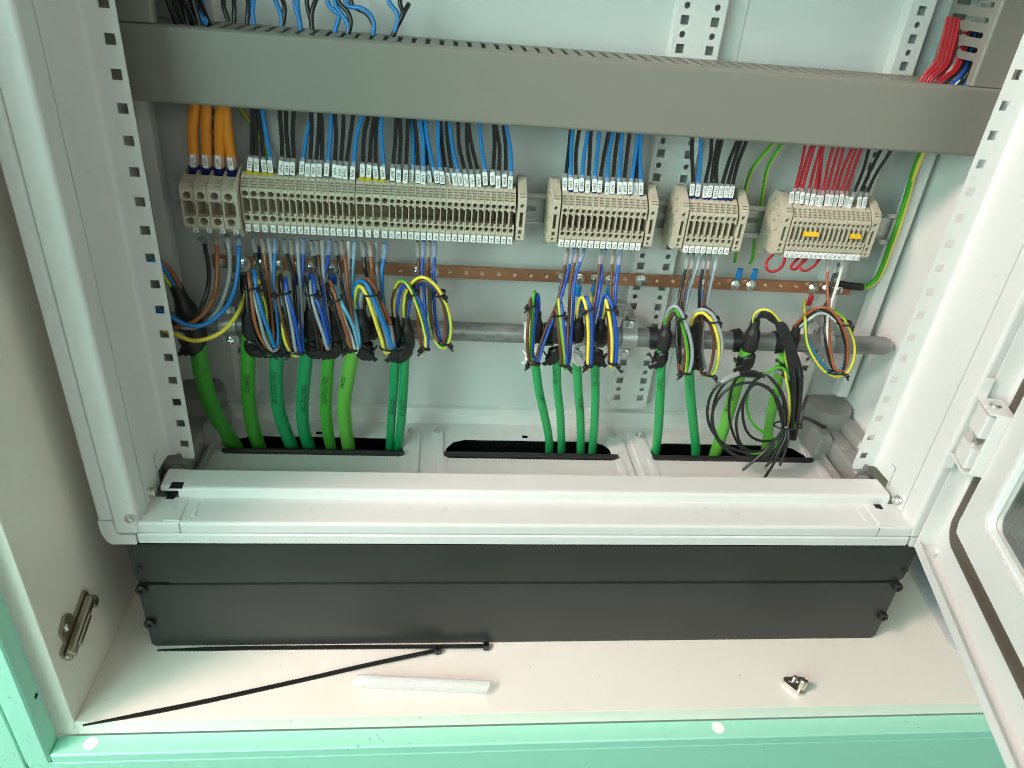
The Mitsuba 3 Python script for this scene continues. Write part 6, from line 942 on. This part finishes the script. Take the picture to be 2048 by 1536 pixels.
part(k, 'shrink_tube', tube(spline([(-320, 114, 140), (-320.5, 112, 128), (-320, 108, 112)], 4), [4.4] * len(spline([(-320, 114, 140), (-320.5, 112, 128), (-320, 108, 112)], 4)), 14), 'heat_shrink', 40)

# ================================================================== things lying on the cupboard floor
def floor_tie(label, pts, zs):
    k = thing('loose_cable_tie', label, 'cable tie'); C = spline([(x, y, Z0 + z) for (x, y), z in zip(pts, zs)], 5)
    n = len(C); t_, n_, b_ = frames(C, (0, 0, 1)); w = np.full(n, 2.4); w[:12] = np.linspace(.7, 2.4, 12)
    V = np.stack([C + (sx * w)[:, None] * b_ + sz * .6 * n_ for sx, sz in ((-1, -1), (1, -1), (1, 1), (-1, 1))], 1).reshape(-1, 3); F = []
    for i in range(n - 1):
        for j in range(4): a, b = i * 4 + j, i * 4 + (j + 1) % 4; F += [[a, b, b + 4], [a, b + 4, a + 4]]
    e = (n - 1) * 4; F += [[0, 2, 1], [0, 3, 2], [e, e + 1, e + 2], [e, e + 2, e + 3]]
    part(k, 'strap', M(V, F), 'black_plastic')
    d = resample_len(C); te = []
    for s in np.arange(60, d[-1] - 14, 1.5):
        i = np.searchsorted(d, s); i = min(i, n - 1); p = C[i - 1] + (C[i] - C[i - 1]) * ((s - d[i - 1]) / max(d[i] - d[i - 1], 1e-6)); b, t, nn_ = b_[i], t_[i], n_[i]
        q = [p + b * 1.5 + nn_ * .58 - t * .5, p + b * 1.5 + nn_ * .58 + t * .5, p - b * 1.5 + nn_ * .58 + t * .5, p - b * 1.5 + nn_ * .58 - t * .5, p + b * 1.5 + nn_ * .95 + t * .2, p - b * 1.5 + nn_ * .95 + t * .2]
        te.append(M(q, [[0, 4, 5], [0, 5, 3], [1, 2, 5], [1, 5, 4], [0, 1, 4], [2, 3, 5]]))
    part(k, 'teeth', cat(te), 'black_plastic', stuff=True)
    e_, t, b = C[-1], t_[-1], b_[-1]; R_ = np.stack([t, b, n_[-1]], 1)
    if np.linalg.det(R_) < 0: R_[:, 1] *= -1
    part(k, 'head', xf(cut(cbox(-1, 5.4, -4, 4, -3.2, 3.6, .8), cbox(.8, 3.6, -2.6, 2.6, .4, 5, .1)), R_, e_), 'black_plastic', 30)
floor_tie('loose black cable tie lying straight along the front of the plinth', [(-395.1, -94.6), (-300, -93.0), (-200, -93.6), (-120, -95.2), (-54.5, -96.2)], [1.2, 1.0, 1.4, 3.0, 3.6])
floor_tie('loose black cable tie lying slantwise with its tip over the floor edge', [(-434.5, -179.0), (-350, -160.5), (-250, -135.5), (-170, -115.5), (-107, -101.3)], [1.2, 1.0, 1.0, 2.4, 3.6])
sw = thing('spiral_wrap', 'piece of milky white spiral cable wrap lying on the cream floor', 'spiral wrap')
A0, A1 = np.array([-190., -139.2, Z0 + 6.7]), np.array([-60., -149.0, Z0 + 6.7]); ax_ = (A1 - A0); L = np.linalg.norm(ax_); ax_ /= L; sx = np.cross(ax_, [0, 0, 1]); sz = np.cross(sx, ax_)
pit = 12.4; V = []; F = []; n = int(L / pit * 36)
for i in range(n + 1):
    a = i / 36 * 2 * np.pi; c = A0 + ax_ * (i / 36 * pit * (n * 1.0) / n) ; rd_ = 6.5
    for q in (0.0, .5, .985):
        for d_ in (0, ): V.append(c + ax_ * (q * pit) + (sx * math.cos(a) + sz * math.sin(a)) * (rd_ + (.12 if q == .5 else 0)))
for i in range(n):
    for j in range(2): a, b = i * 3 + j, i * 3 + j + 1; F += [[a, b, b + 3], [a, b + 3, a + 3]]
part(sw, 'band', M(V, F), 'milky_plastic', True)
hk = thing('shelf_support', 'small shiny nickel shelf support with a pin lying on the cream floor', 'shelf support')
body_ = unary_union([Point(270.5, -146).buffer(4.0), Point(287, -147.5).buffer(5.2), Point(279.5, -158.5).buffer(4.8)]).convex_hull.buffer(-1).buffer(1)
bm = prism(body_, 'z', Z0, Z0 + 4.6); rimm = prism(body_.buffer(-.6), 'z', Z0 + 4.6, Z0 + 5.2)
part(hk, 'plate', cat(cut(bm, cyl((273, -147.2, Z0 + 2), (273, -147.2, Z0 + 9), 2.0, 16), cyl((279.5, -149, Z0 + 3.4), (279.5, -149, Z0 + 9), 2.2, 16))), 'nickel', 25)
part(hk, 'pin', cut(cyl((281, -157, Z0 + 3), (281, -157, Z0 + 19), 4.1, 24, c=.6), cyl((281, -157, Z0 + 18.4), (281, -157, Z0 + 22), 3.0, 20)), 'nickel', 30)
part(hk, 'hook', cat(cyl((279, -145, Z0 + 4.6), (279, -145, Z0 + 8.5), 2.6, 16, c=.8), cyl((273, -147.2, Z0 + 2), (273, -147.2, Z0 + 5.0), 1.4, 12, c=.4)), 'nickel', 30)
# clear sleeves with drawings standing right of the plinth
for i in range(5):
    dk_ = thing('document_sleeve', ['outermost', 'second', 'third', 'fourth', 'rearmost'][i] + ' of the clear plastic document sleeves standing right of the plinth', 'document sleeve')
    o = i * 5.0
    base = np.array([(512 + o, 60), (502 + o, -20), (492.5 + o, -82), (491 + o * .9, -98 - i * 1.2), (497 + o, -112 - i * 2.5), (515 + o, -124 - i * 3)])
    C = spline([(x, y, 0) for x, y in base], 6); V = []; n = len(C)
    for q, (zz, lx) in enumerate(((Z0 + .4, 0), (Z0 + 60, 9), (Z0 + 130, 24))):
        V.append(C + np.array([lx, 0, zz]))
    V = np.vstack(V); F = []
    for r_ in range(2):
        for i2 in range(n - 1): a = r_ * n + i2; F += [[a, a + 1, a + n + 1], [a, a + n + 1, a + n]]
    part(dk_, 'sheet', M(V, F), 'sheet_plastic', True)
def drawing(p, n, uv):
    a = mi.Float(p.y * 1000) / 7.0; b = mi.Float(p.z * 1000) / 5.0
    la = dr.select(dr.abs(a - dr.floor(a) - 0.5) < 0.07, 1.0, 0.0); lb = dr.select(dr.abs(b - dr.floor(b) - 0.5) < 0.09, 1.0, 0.0)
    z = mikit.smoothstep(0.45, 0.6, mikit.noise(p.y * 14, p.z * 10, 3.0))
    return mikit.mix((0.50, 0.53, 0.50), (0.12, 0.15, 0.14), dr.clip(la * 0.8 + lb * z, 0, 1) * 0.75)
pbr('drawing_paper', None, 0.7, tex=drawing)
dp = thing('drawing_sheet', 'sheet of lined technical drawings seen through the glass of the open door', 'drawing')
C = spline([(560, 90, 0), (552, 0, 0), (548, -60, 0), (545, -150, 0)], 8); n = len(C); V = np.vstack([C + np.array([q * .12, 0, Z0 + .6 + q]) for q in (0, 60, 120, 180)]); F = []
for r_ in range(3):
    for i2 in range(n - 1): a = r_ * n + i2; F += [[a, a + 1, a + n + 1], [a, a + n + 1, a + n]]
part(dp, 'sheet', M(V, F), 'drawing_paper', True)
